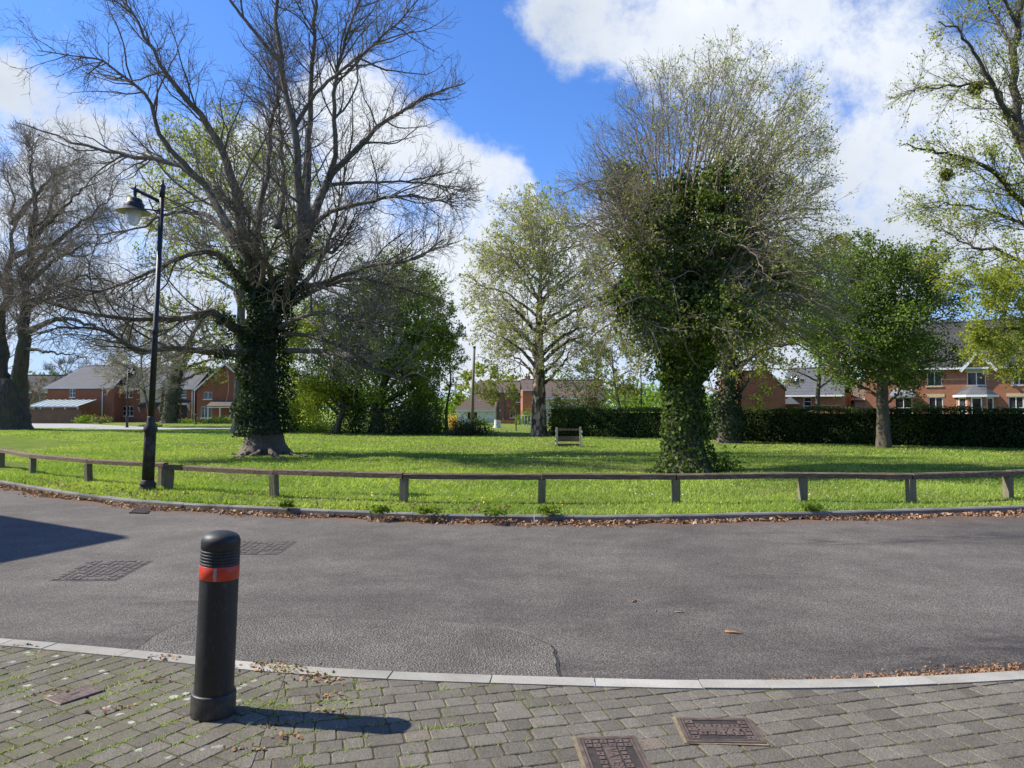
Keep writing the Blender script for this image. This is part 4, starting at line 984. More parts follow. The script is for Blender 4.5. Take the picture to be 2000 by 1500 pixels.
def roof_side(t, W, D, ev, rg, mat, hipl=0, hipr=0, o=.3):
    """ridge parallel to the front; hips at either end"""
    m = MB(); e = ev - o * (rg - ev) / (D / 2); y0, y1 = -o, D + o; x0, x1 = -(o if hipl else .12), W + (o if hipr else .12); a, b = x0 + hipl, x1 - hipr; ym = D / 2
    slab(m, [(x0, y0, e), (x1, y0, e), (b, ym, rg), (a, ym, rg)]); slab(m, [(x1, y1, e), (x0, y1, e), (a, ym, rg), (b, ym, rg)])
    if hipl: slab(m, [(x0, y1, e), (x0, y0, e), (a, ym, rg)])
    if hipr: slab(m, [(x1, y0, e), (x1, y1, e), (b, ym, rg)])
    m.tube([(a, ym, rg + .02), (b, ym, rg + .02)], .09, 8)
    r = m.build('roof', M[mat], t)
    m = MB(); m.box(x0, x1, y0 - .09, y0 - .003, e - .16, e - .02); m.build('gutter', M['white_paint' if mat != 'clay_roof' else 'dark_door'], t); return r
def roof_front(t, W, D, ev, rg, mat, x0=0, yf=-.25, o=.25):
    m = MB(); e = ev - o * (rg - ev) / (W / 2); xm = x0 + W / 2
    slab(m, [(x0 - o, yf, e), (xm, yf, rg), (xm, D, rg), (x0 - o, D, e)]); slab(m, [(xm, yf, rg), (x0 + W + o, yf, e), (x0 + W + o, D, e), (xm, D, rg)])
    r = m.build('roof', M[mat], t)
    m = MB(); m.beam((x0 - o, yf - .02, e - .10), (xm, yf - .02, rg - .10), .05, .2); m.beam((x0 + W + o, yf - .02, e - .10), (xm, yf - .02, rg - .10), .05, .2); m.build('bargeboard', M['white_paint'], t); return r
def gable_f(W, ev, rg, x0=0, y=0.0): return [(x0, y, ev), (x0 + W, y, ev), (x0 + W / 2, y, rg - .06)]
def door(t, a, b, z1, mat='dark_door', y=0.0):
    m = MB(); m.box(a, b, y + .05, y + .10, 0, z1); d = m.build('door', M[mat], t)
    m = MB(); m.box(a + .08, a + .13, y + .02, y + .048, .98, 1.10); m.build('handle', M['pale_timber'], d)
def porch(t, a, b, z0, z1, proj, mat='dark_roof', post=True):
    m = MB(); slab(m, [(a, -proj, z0), (b, -proj, z0), (b, 0, z1), (a, 0, z1)], .08)
    p = m.build('porch_roof', M[mat], t)
    for x in (a + .05, b - .05):
        m = MB(); m.add([(x - .03, -.01, z0 - .75), (x - .03, -proj + .05, z0 - .1), (x - .03, -.01, z1 - .12), (x + .03, -.01, z0 - .75), (x + .03, -proj + .05, z0 - .1), (x + .03, -.01, z1 - .12)], [(0, 1, 2), (5, 4, 3), (0, 3, 4, 1), (1, 4, 5, 2), (2, 5, 3, 0)])
        m.build('bracket', M['white_paint'], p)
def pipe(t, x, z1, y=-.07, mat='white_paint'):
    m = MB(); m.tube([(x, y, 0), (x, y, z1)], .06, 8); m.build('downpipe', M[mat], t)
def chimney(roof, x, y, z0, z1, w=.7, mat='red_brick'):
    m = MB(); m.box(x - w / 2, x + w / 2, y - .3, y + .3, z0, z1); m.box(x - w / 2 - .06, x + w / 2 + .06, y - .36, y + .36, z1 + .002, z1 + .12)
    for k in (-.18, .18): m.lathe([(.11, 0), (.13, .05), (.10, .1), (.10, .4)], 10, (x + k, y, z1 + .12))
    m.build('chimney', M[mat], roof)
def house(name, label, px, Y, rz, base=ZG, cat='house', group=None):
    p = P(px, 800, Y); return thing(name, label, cat, (p.x, p.y, base), rz, group)

def left_terrace():
    k = S(92); rz = R(-7)
    t = house('terraced_house', 'red brick end house with a hipped slate roof left of the lamp post', 92, 93, rz, group='houses of the brick terrace')
    W = 9.0; hol = [(3.0, 3.75, 3.1, 4.15)]; body(t, W, 7.5, 4.55, hol, 'red_brick'); window(t, *hol[0], 2, 2); roof_side(t, W, 7.5, 4.55, 7.25, 'slate_roof', hipl=2.6, hipr=0); pipe(t, 7.5, 4.4)
    t = house('terraced_house', 'brick house with a dark gabled porch and white windows behind the pale young tree', 212, 94.0, rz, group='houses of the brick terrace')
    W = 7.2; hol = [(.8, 1.5, 3.1, 4.1), (1.9, 3.35, .75, 2.0), (2.3, 3.2, 3.1, 3.9), (.75, 1.55, 0, 2.0)]; body(t, W, 7, 4.45, hol, 'red_brick'); door(t, .76, 1.54, 2.0)
    for h, a, b in zip(hol[:3], (2, 3, 2), (2, 2, 1)): window(t, *h, a, b)
    porch(t, .45, 1.95, 2.15, 2.75, .9); roof_side(t, W, 7, 4.45, 7.0, 'slate_roof')
    m = MB(); m.box(4.3, 7.1, -.05, -.004, 2.5, 4.3); m.build('rendered_panel', M['cream_render'], t); porch(t, 4.2, 7.0, 1.95, 2.4, .5)
    t = house('terraced_house', 'red brick mid terrace house with a bracketed porch beside the ivied trunk', 318, 93.5, rz, group='houses of the brick terrace')
    W = 4.3; hol = [(2.2, 3.1, 3.05, 4.15), (.25, .9, .6, 2.0), (2.45, 3.25, 0, 2.05)]; body(t, W, 7, 4.45, hol, 'red_brick'); window(t, *hol[0], 1, 3); window(t, *hol[1], 1, 3); door(t, 2.46, 3.24, 2.05)
    porch(t, 1.9, 3.7, 2.15, 2.75, .8); roof_side(t, W, 7, 4.45, 6.9, 'slate_roof'); pipe(t, 3.95, 4.3); pipe(t, 4.25, 4.3)
    t = house('terraced_house', 'brick terrace house with clay tiled gable and a glazed porch, nearest the big ivied trunk', 384, 92, rz, group='houses of the brick terrace')
    W = 7.5; hol = [(.9, 2.0, 2.85, 3.75), (.55, 2.0, .55, 1.95)]; body(t, W, 7, 4.2, hol, 'red_brick', [gable_f(W, 4.2, 7.3)]); window(t, *hol[0], 2, 1); window(t, *hol[1], 3, 1); roof_front(t, W, 7, 4.2, 7.3, 'clay_roof')
    m = MB(); slab(m, [(1.9, -1.2, 2.0), (5.2, -1.2, 2.0), (5.0, 0, 2.75), (2.1, 0, 2.75)]); p = m.build('porch_roof', M['brown_roof'], t)
    m = MB()
    for x in (2.05, 3.6, 4.9): m.box(x, x + .1, -1.12, -1.02, 0, 1.92)
    m.box(2.0, 5.1, -1.14, -1.0, 1.78, 1.93); m.build('porch_post', M['white_paint'], p)
    # lean-to canopy and garden wall
    c = P(55, 800, 88.5); t = thing('lean_to_canopy', 'white framed lean-to with a ribbed clear roof behind the brick garden wall', 'canopy', (c.x, c.y, ZG), rz)
    m = MB(); W = 6.4
    for i in range(8): a, b = W * i / 8, W * (i + 1) / 8; slab(m, [(a + .02, 0, 1.95), (b - .02, 0, 1.95), (b - .02 + .9 * (1 - i / 8) * 0 + .0, 3.2, 2.75), (a + .02, 3.2, 2.75)], .03)
    m.build('roof_sheet', M['ribbed_polycarbonate'], t); m = MB()
    for i in range(9): x = W * i / 8; m.beam((x, 0, 2.0), (x, 3.2, 2.8), .06, .06)
    m.box(-.05, W + .05, -.08, 0, 1.84, 1.96)
    for i in range(5): x = W * i / 4; m.box(x - .05, x + .05, -.06, .04, 0, 1.84)
    m.build('frame', M['white_paint'], t)
    c = P(24, 800, 86.5); t = thing('garden_wall', 'long dark brick garden wall in front of the lean-to canopy', 'wall', (c.x, c.y, ZG), rz); m = MB(); m.box(0, 8.6, 0, .22, -.3, 1.52); m.build('brickwork', M['brown_brick'], t)
    m = MB(); m.box(-.04, 8.64, -.05, .27, 1.523, 1.60); m.build('coping', M['brown_roof'], t)
    t = house('house', 'dark roofed house glimpsed between the left edge trunk and the terrace', 12, 120, R(6)); W = 8.5; hol = [(4.6, 5.5, 2.7, 3.8), (6.6, 7.5, 2.7, 3.8)]; body(t, W, 7, 4.6, hol, 'brown_brick')
    for h in hol: window(t, *h, 2, 2)
    roof_side(t, W, 7, 4.6, 7.3, 'dark_roof')
left_terrace()

def centre_houses():
    t = house('bungalow', 'small pale bungalow with a hipped brown roof behind the telegraph pole', 893, 88, R(3), cat='bungalow'); W = 4.8; hol = [(1.2, 2.4, .5, 1.3)]; body(t, W, 5, 1.75, hol, 'white_render'); window(t, *hol[0], 2, 1); roof_side(t, W, 5, 1.75, 3.5, 'brown_roof', hipl=2.2, hipr=2.2)
    t = house('brick_house', 'brown brick house with white bay window left of the mottled plane trunk', 935, 104, R(4)); W = 7.9; hol = [(4.4, 5.2, .4, 1.5), (5.0, 5.8, 2.6, 3.5)]; body(t, W, 7, 4.2, hol, 'brown_brick'); window(t, *hol[0], 2, 2); window(t, *hol[1], 2, 1); r = roof_side(t, W, 7, 4.2, 5.6, 'brown_roof'); chimney(r, 7.2, 3.5, 4.8, 6.3)
    m = MB(); m.box(6.05, 7.5, -.7, -.002, .2, 1.6); b = m.build('bay', M['white_paint'], t)
    for a in (6.15, 6.6, 7.05): m = MB(); m.box(a, a + .38, -.72, -.703, .75, 1.5); m.build('pane', M['window_glass'], b)
    t = house('brick_house', 'orange brick gable end just left of the mottled plane trunk', 1021, 97, R(2)); W = 2.6; body(t, W, 6, 4.3, [], 'orange_brick'); roof_side(t, W, 6, 4.3, 5.6, 'brown_roof')
    t = house('brick_house', 'brown roofed house behind the reddish shrub, right of the mottled plane trunk', 1060, 92, R(-3)); W = 7.5; hol = [(1, 2, 2.5, 3.4)]; body(t, W, 6, 3.2, hol[:0], 'cream_render'); roof_side(t, W, 6, 3.2, 5.3, 'brown_roof')
    c = P(978, 800, 82); t = thing('board_fence', 'low orange board fence in front of the brown brick house', 'fence', (c.x, c.y, ZG)); m = MB()
    for k in range(13): m.box(k * .125, k * .125 + .11, 0, .03, .0, .42 + random.uniform(-.01, .01))
    m.build('boards', M['orange_boards'], t); m = MB(); m.box(-.02, 1.64, .033, .07, .12, .18); m.box(-.02, 1.64, .033, .07, .30, .36); m.build('back_rail', M['pale_timber'], t)
    c = P(1018, 800, 70); t = thing('railing', 'pale blue metal railing on the grass beside the mottled plane trunk', 'railing', (c.x, c.y, ZG)); m = MB()
    for k in range(6): m.tube([(k * .3, 0, 0), (k * .3, 0, 1.0)], .022, 6)
    m.build('upright', M['pale_blue_steel'], t); m = MB(); m.tube([(-.03, 0, 1.02), (1.53, 0, 1.02)], .024, 6); m.tube([(-.03, 0, .15), (1.53, 0, .15)], .018, 6); m.build('top_rail', M['pale_blue_steel'], t)
    c = G(1008, 842, ZG); m = MB(); m.tube([(0, 0, 0), (0, 0, .95)], .035, 8); o = m.build('marker_post', M['dark_door']); o.location = c; tag(o, 'thin dark stake standing alone on the grass left of the plane trunk', 'stake')
    c = G(971, 836, ZG); t = thing('tree_stump', 'short grey trunk with white guard at its foot, far beyond the bushes', 'tree stump', c); m = MB(); m.lathe([(.3, -.1), (.22, .3), (.2, 1.6), (.18, 2.2), (.001, 2.25)], 12); m.build('trunk', M['plain_bark'], t)
    m = MB(); m.lathe([(.34, 0), (.25, .4), (.24, .7)], 12, (0, 0, 0), cap=False); m.build('tree_guard', M['rubble_white'], t)
centre_houses()

def right_houses():
    # brick house with a plain gable end and a slate roof beyond it
    c = P(1442, 800, 55); rz = R(-2)
    t = thing('brick_house', 'dark red brick gable end rising behind the hedge right of the ivied trunk', 'house', (c.x, c.y, ZG), rz); W = 3.45
    m = MB(); V = [(0, 0, -.3), (W, 0, -.3), (W, 0, 3.1), (W - 1.2, 0, 4.35), (.2, 0, 4.35), (0, 0, 4.2)]; V2 = [(x, 6, z) for x, _, z in V]; n = len(V); m.add(V + V2, [tuple(range(n)), tuple(range(n, 2 * n))[::-1]] + [(i, i + n, (i + 1) % n + n, (i + 1) % n) for i in range(n)]); m.build('wall', M['red_brick'], t)
    m = MB(); slab(m, [(W + .12, -.1, 3.02), (W + .12, 6.1, 3.02), (W - 1.2, 6.1, 4.45), (W - 1.2, -.1, 4.45)]); slab(m, [(-.2, -.1, 4.46), (W - 1.19, -.1, 4.46), (W - 1.19, 6.1, 4.46), (-.2, 6.1, 4.46)]); m.build('roof', M['dark_roof'], t)
    c = P(1531, 800, 60); t = thing('brick_house', 'low orange brick house with slate roof and rooflight above the hedge', 'house', (c.x, c.y, ZG), R(-30)); W = 4.4; hol = [(1.5, 2.1, 1.5, 2.55)]
    body(t, W, 6, 2.9, hol, 'orange_brick'); window(t, *hol[0], 1, 3, head='sandstone'); r = roof_side(t, W, 6, 2.95, 5.0, 'slate_roof'); chimney(r, 3.3, 2.2, 3.6, 4.9, .6, 'orange_brick')
    m = MB(); m.beam((.55, 1.15, 3.90), (.55, 1.75, 4.31), .5, .06, roll=(0, -.55, .83)); m.build('rooflight', M['white_paint'], r)
    m = MB(); m.add([(-.1, -.9, 2.0), (1.3, -.9, 2.0), (.6, -.9, 2.6), (-.1, 0, 2.0), (1.3, 0, 2.0), (.6, 0, 2.6)], [(0, 1, 2), (5, 4, 3), (0, 2, 5, 3), (1, 4, 5, 2)]); m.build('porch_roof', M['grey_lead'], t)
    c = P(1618, 800, 64); t = thing('white_house', 'small white rendered house behind the hedge left of the green tree trunk', 'house', (c.x, c.y, ZG), R(-28)); W = 3.0; hol = [(1.3, 2.1, 1.7, 2.4)]; body(t, W, 5, 2.7, hol, 'white_render'); window(t, *hol[0], 2, 1); roof_side(t, W, 5, 2.7, 4.1, 'brown_roof')
    # large brick villa on the right
    Y = 56.0; c = P(1690, 800, Y + 2.6); rz = R(-29)
    t = thing('brick_villa', 'large red brick house with slate roof and bay windows behind the hedge on the right', 'house', (c.x, c.y, ZG), rz); W = 26.0; D = 9.5
    def u(px):                           # distance along the front that shows at photo column px
        d = ray(px, 800); co, si = math.cos(rz), math.sin(rz); a = d.x / d.y
        return (a * c.y - c.x) / (co - a * si)
    W1 = lambda a, b, z0, z1: (u(a), u(b), z0, z1)
    ground = [W1(1748, 1782, .9, 2.5), W1(1814, 1842, .9, 2.5), W1(1970, 2000, .9, 2.5)]; upper = [W1(1812, 1841, 3.35, 4.45), W1(1890, 1927, 3.35, 4.35), W1(1978, 2006, 3.35, 4.45)]
    body(t, W, D, 4.95, ground + upper, 'orange_brick'); g0, g1 = u(1884), u(1940)
    for h in ground: window(t, *h, 2, 2, head='sandstone')
    for h in upper: window(t, *h, 2, 1, head='sandstone')
    roof_side(t, W, D, 4.95, 8.6, 'dark_roof')  # shade on this roof is put into its colour by the darker tiles
    gw = g1 - g0; m = MB(); m.add([(g0, -.32, 4.75), (g1, -.32, 4.75), ((g0 + g1) / 2, -.32, 5.75), (g0, 2.5, 4.75), (g1, 2.5, 4.75), ((g0 + g1) / 2, 2.5, 5.75)], [(0, 1, 2), (0, 2, 5, 3), (1, 4, 5, 2)]); m.build('dormer_gable', M['orange_brick'], t); rf = roof_front(t, gw, 2.8, 4.78, 5.85, 'slate_roof', g0, -.55, .25)
    # bay
    a, b = u(1868), u(1945); p = 1.0; q = .7; m = MB(); pts = [(a, 0), (a + q, -p), (b - q, -p), (b, 0)]
    for i in range(3):
        A, B = pts[i], pts[i + 1]; m.add([(*A, 0), (*B, 0), (*B, .95), (*A, .95)], [(0, 1, 2, 3)]); m.add([(*A, 2.45), (*B, 2.45), (*B, 2.62), (*A, 2.62)], [(0, 1, 2, 3)])
        d = Vector((B[0] - A[0], B[1] - A[1], 0)); L = d.length; d.normalize()
        for s0, s1 in ((0, .16 if i == 1 else .18), (L - (.16 if i == 1 else .18), L)): e0 = Vector((*A, 0)) + d * s0; e1 = Vector((*A, 0)) + d * s1; m.add([(e0.x, e0.y, .95), (e1.x, e1.y, .95), (e1.x, e1.y, 2.45), (e0.x, e0.y, 2.45)], [(0, 1, 2, 3)])
    bay = m.build('bay', M['orange_brick'], t)
    for i in range(3):
        A, B = Vector((*pts[i], 0)), Vector((*pts[i + 1], 0)); d = (B - A).normalized(); L = (B - A).length; n = Vector((-d.y, d.x, 0)); s0, s1 = .19, L - .19; m = MB()
        def bar(x0, x1, z0, z1):
            V = [A + d * x + n * y + Vector((0, 0, z)) for z in (z0, z1) for (x, y) in ((x0, .03), (x1, .03), (x1, .09), (x0, .09))]; m.add(V, [(0, 3, 2, 1), (4, 5, 6, 7), (0, 1, 5, 4), (1, 2, 6, 5), (2, 3, 7, 6), (3, 0, 4, 7)])
        bar(s0, s0 + .09, .95, 2.45); bar(s1 - .09, s1, .95, 2.45); bar(s0 + .09, s1 - .09, 2.37, 2.45); bar(s0 + .09, s1 - .09, .95, 1.03); bar(s0 + .09, s1 - .09, 1.42, 1.49)
        w = m.build('window', M['white_paint'], t); m = MB(); V = [A + d * x + n * .075 + Vector((0, 0, z)) for x, z in ((s0, .95), (s1, .95), (s1, 2.45), (s0, 2.45))]; m.add(V, [(0, 1, 2, 3)]); m.build('pane', M['window_glass'], w)
    m = MB(); o = .2; e = [(a - o, 0, 2.62), (a + q - .1, -p - o, 2.62), (b - q + .1, -p - o, 2.62), (b + o, 0, 2.62)]; tp = [(a + .55, 0, 3.25), (a + q + .4, -.12, 3.3), (b - q - .4, -.12, 3.3), (b - .55, 0, 3.25)]
    for i in range(3): m.add([e[i], e[i + 1], tp[i + 1], tp[i]], [(0, 1, 2, 3)])
    m.build('bay_roof', M['slate_roof'], t); m = MB()
    for i in range(3): m.beam((e[i][0], e[i][1] - .02, 2.56), (e[i + 1][0], e[i + 1][1] - .02, 2.56), .05, .16)
    m.build('bay_gutter', M['white_paint'], t)
    a, b = u(1738), u(1790); m = MB(); m.add([(a, -.8, 2.62), (b, -.8, 2.62), (b - .3, 0, 3.2), (a + .3, 0, 3.2)], [(0, 1, 2, 3)]); m.box(a, b, -.86, -.8, 2.50, 2.64); m.build('porch_roof', M['grey_lead'], t)
right_houses()

def side_house():
    """house left of the view, whose gable throws its shadow across the road"""
    tip = G(246, 1050, 0); e = 1 / math.tan(SUN_EL); h = 8.2; A = Vector((tip.x + SX * h * e, tip.y + SY * h * e, 0))
    k1 = G(0, 1009, 0) - tip; k2 = G(0, 1098, 0) - tip; d = 3.0 * e * Vector((SX, SY, 0))      # eaves 3 m under the ridge
    a = np.array([[k1.x, k2.x], [k1.y, k2.y]]); s = np.linalg.solve(a, np.array([2 * d.x, 2 * d.y])); e1 = k1 * s[0]; gv = e1 - d
    c = A + gv; g = -gv.normalized(); W = 2 * gv.length; rz = math.atan2(g.y, g.x); into = Vector((-g.y, g.x, 0))
    if into.x > 0: c = A - gv; g = -g; rz = math.atan2(g.y, g.x)
    t = thing('house', 'tall brick house beside the road, outside the picture on the left', 'house', (c.x, c.y, 0), rz); body(t, W, 9, 5.2, [], 'red_brick', [gable_f(W, 5.2, 8.2), [(W, 9, 5.2), (0, 9, 5.2), (W / 2, 9, 8.14)]]); roof_front(t, W, 9, 5.2, 8.2, 'slate_roof', 0, -.02, .02)
side_house()

def added_back_house():
    """unseen house added behind the viewer to hold back sky light"""
    t = thing('house', 'unseen brick house added behind the viewer to block sky light', 'house', (16, -5.5, 0), R(180)); W = 30; hol = [(4 + 5 * k, 5.4 + 5 * k, z, z + 1.4) for k in range(5) for z in (.9, 3.6)]
    body(t, W, 9, 5.6, hol, 'red_brick')
    for h in hol: window(t, *h, 2, 2)
    roof_side(t, W, 9, 5.6, 9.0, 'slate_roof')
added_back_house()

# ------------------------------------------------------------------ trees
def mesh_tubes(name, sets, mat, parent, smooth=True): V, F = tubes(sets); return np_mesh(name, V, F, mat, parent, smooth)

def big_left_tree():
    B = TREE_L; Y = B.y; s = S(Y)
    t = thing('bare_tree', 'huge bare spreading tree with ivy clad trunk behind the lamp post', 'tree', B)
    ax = [np.array(P(a, b, Y)) for a, b in ((520, 893), (517, 850), (514, 790), (512, 720), (516, 650), (524, 590), (530, 555))]
    tv, tf, A0, r0 = flared_trunk(ax, [.66, .58, .50, .46, .44, .40, .34], (2, 3, 5), 1.05, seed=4)
    L = []
    def add(pix, a, b, **k): L.append(plimb(pix, Y, a * .82, b * .75, pw=1.15, **k))
    add([(535, 600, 0), (562, 560, -.2), (588, 470, -.5), (588, 400, -.8), (584, 320, -1), (568, 220, -1), (548, 110, -.6), (540, -20, 0), (548, -160, .5)], .30, .06)
    add([(560, 565, .2), (594, 480, .6), (622, 400, 1.2), (648, 340, 1.6), (692, 298, 2), (740, 250, 2.4), (800, 205, 2.8), (862, 178, 3), (905, 160, 3.2)], .25, .03)
    add([(596, 470, 0), (600, 400, .6), (603, 300, 1), (604, 200, 1.2), (612, 100, 1), (618, 0, .8), (630, -130, .4)], .20, .05)
    add([(640, 350, 1.5), (655, 300, 1.2), (652, 200, .8), (664, 110, .6), (690, 30, .4), (720, -60, 0)], .14, .03)
    add([(505, 590, 0), (488, 520, -.4), (470, 440, -.9), (458, 370, -1.4), (436, 300, -1.8), (400, 232, -2.2), (352, 180, -2.6), (310, 120, -3), (270, 50, -3.2), (235, -20, -3.4)], .27, .03)
    add([(512, 560, .3), (500, 480, .8), (508, 400, 1.5), (522, 330, 2), (530, 240, 2.3), (545, 180, 2.4), (560, 100, 2.4)], .21, .04)
    add([(500, 580, -.2), (486, 510, .2), (440, 430, .8), (400, 362, 1.2), (342, 322, 1.6), (262, 304, 2), (180, 292, 2.4), (100, 262, 2.8), (30, 236, 3)], .24, .025)
    add([(398, 360, 1.2), (352, 312, .8), (312, 262, .4), (290, 192, 0), (232, 142, -.4), (180, 112, -.6), (70, 98, -1)], .14, .02)
    add([(470, 650, -.3), (436, 624, -.9), (412, 610, -1.4), (370, 620, -1.8), (330, 622, -2), (220, 622, -2.6), (120, 600, -3), (40, 566, -3.4)], .22, .03)
    add([(486, 690, -.5), (440, 688, -1), (400, 685, -1.4), (330, 680, -2), (275, 688, -2.4), (242, 668, -2.6), (200, 645, -3), (130, 640, -3.2), (70, 652, -3.6)], .17, .025)
    add([(480, 505, 0), (420, 432, 1), (380, 415, 1.6), (320, 420, 2), (250, 448, 2.4), (150, 462, 2.8)], .15, .025)
    add([(480, 560, -.2), (432, 502, -1.2), (380, 494, -2), (300, 528, -2.6), (220, 560, -3), (110, 588, -3.4)], .16, .025)
    add([(598, 450, .4), (650, 412, .2), (720, 395, -.2), (770, 384, -.6), (830, 386, -.8), (890, 402, -1)], .12, .02)
    add([(636, 362, 1.4), (720, 356, 1.8), (830, 358, 2.2), (905, 372, 2.6)], .09, .02)
    add([(545, 590, .2), (600, 560, 0), (640, 550, -.6), (720, 520, -1.4), (800, 508, -2), (868, 470, -2.4)], .16, .025)
    add([(560, 685, -.3), (640, 688, -1.2), (700, 710, -2), (765, 735, -2.6), (800, 742, -3)], .12, .025)
    add([(555, 650, -.3), (620, 660, -1.2), (690, 690, -1.8), (740, 722, -2.2), (810, 716, -2.6)], .10, .02)
    add([(545, 610, .3), (620, 565, 1), (700, 545, 1.6), (780, 562, 2), (862, 590, 2.4)], .14, .025)
    add([(548, 640, -.6), (580, 622, -1.4), (640, 610, -2.2), (700, 625, -2.8), (770, 640, -3.4)], .12, .025)
    add([(575, 250, -.8), (620, 180, -1.2), (690, 120, -1.6), (760, 60, -2), (820, 0, -2.2)], .10, .025)
    add([(545, 120, -.6), (480, 40, -.8), (420, -40, -1), (360, -120, -1)], .09, .03)
    for k in range(6):                  # limbs growing towards and away from the viewer
        a = RNG.uniform(0.2, 1.2) * (1 if k % 2 else -1); h = RNG.uniform(440, 640); y2 = h - RNG.uniform(100, 380)
        add([(520 + RNG.uniform(-30, 40), h, 0), (520 + 120 * math.cos(a * 2), h - 70, a * 1.6), (520 + 190 * math.cos(a * 2.2), (h + y2) / 2, a * 4), (520 + 260 * math.cos(a * 2.4), y2, a * 6)], .15, .025)
    A, Rr = stackl(L)
    V, F = tubes([(A, Rr, 9)])
    # surface roots
    rt = []
    for pix in ([(505, 880), (480, 884), (462, 889), (446, 893)], [(500, 884), (485, 892), (468, 894), (452, 898)], [(512, 888), (500, 894), (478, 892), (470, 898)], [(530, 886), (560, 890), (590, 893), (622, 896)], [(525, 890), (540, 898), (560, 902)]):
        pts = [np.array(G(a, b, ZG)) for a, b in pix]
        for p, k in zip(pts, (.16, .06, .0, -.03)): p[2] = float(zg(p[0], p[1])) + k
        rt.append(limb(pts, .085, .02, jit=.12))
    ra, rr = stackl(rt); V2, F2 = tubes([(ra, rr, 8)])
    V, F = joinvf((tv, tf), (V, F), (V2, F2)); np_mesh('trunk', V, F, M['grey_bark'], t, True)
    c = np.array(P(470, 290, Y)); env = ellip(c, (480 * s, 9, 540 * s))
    A2, r2 = grow(A, Rr, 520, (.22, 1), 3.6, .70, 10, .16, .05, .012, env, .010, tbias=.6)
    A2b, r2b = grow(A, Rr, 480, (.4, 1), 2.2, .7, 8, .20, .05, .012, env, .008, tbias=.65)
    P2 = np.concatenate([A2[:, ::1][:, np.linspace(0, 9, 8).astype(int)], A2b]); R2 = np.concatenate([r2[:, np.linspace(0, 9, 8).astype(int)], r2b])
    A3, r3 = grow(P2, R2, 4700, (.25, 1), 1.3, .70, 7, .24, .06, .0090, env, .007)
    A4, r4 = grow(A3, r3, 15500, (.25, 1), .62, .72, 5, .28, .09, .010, env, .0055)
    li_ = [8, 9, 10, 11, 12, 14, 15, 16, 17, 18]; envl = ellip(np.array(P(520, 560, Y)), (430 * s, 8, 215 * s))
    B2, q2 = grow(A[li_], Rr[li_], 330, (.1, 1), 2.3, .8, 9, .24, .0, .011, envl, .009); B3, q3 = grow(B2, q2, 1700, (.2, 1), 1.1, .75, 7, .30, .02, .010, envl, .007); B4, q4 = grow(B3, q3, 2800, (.25, 1), .55, .75, 5, .34, .05, .010, envl, .0055)
    cr = mesh_tubes('crown', [(A2, r2, 6), (A2b, r2b, 5), (A3, r3, 4), (A4, r4, 3)], M['grey_twig'], t); mesh_tubes('lower_branches', [(B2, q2, 5), (B3, q3, 4), (B4, q4, 3)], M['painted_sunlit_twig'], t)
    # young ivy up the stems and thick on the trunk
    Ti = A0[None]; Ri = r0[None]
    C1, N1 = on_tubes(Ti, Ri, 21000, (.17, .98), .42, .65); left = RNG.random(len(C1)) < np.where(C1[:, 0] < A0[:, 0].mean() - .1, 1, .62); C1, N1 = C1[left], N1[left]
    sel = [0, 1, 4, 5, 6, 8, 9, 11, 14]; C2, N2 = on_tubes(A[sel], Rr[sel], 5200, (.0, .20), .20, .7)
    V, F, tt = leaf_quads(np.concatenate([C1, C2]), .105, nrm=np.concatenate([N1, N2]), droop=.6)
    iv = np_mesh('ivy', V, F, M['dark_ivy_leaf'], t, attrs={'tint': tt})
big_left_tree()

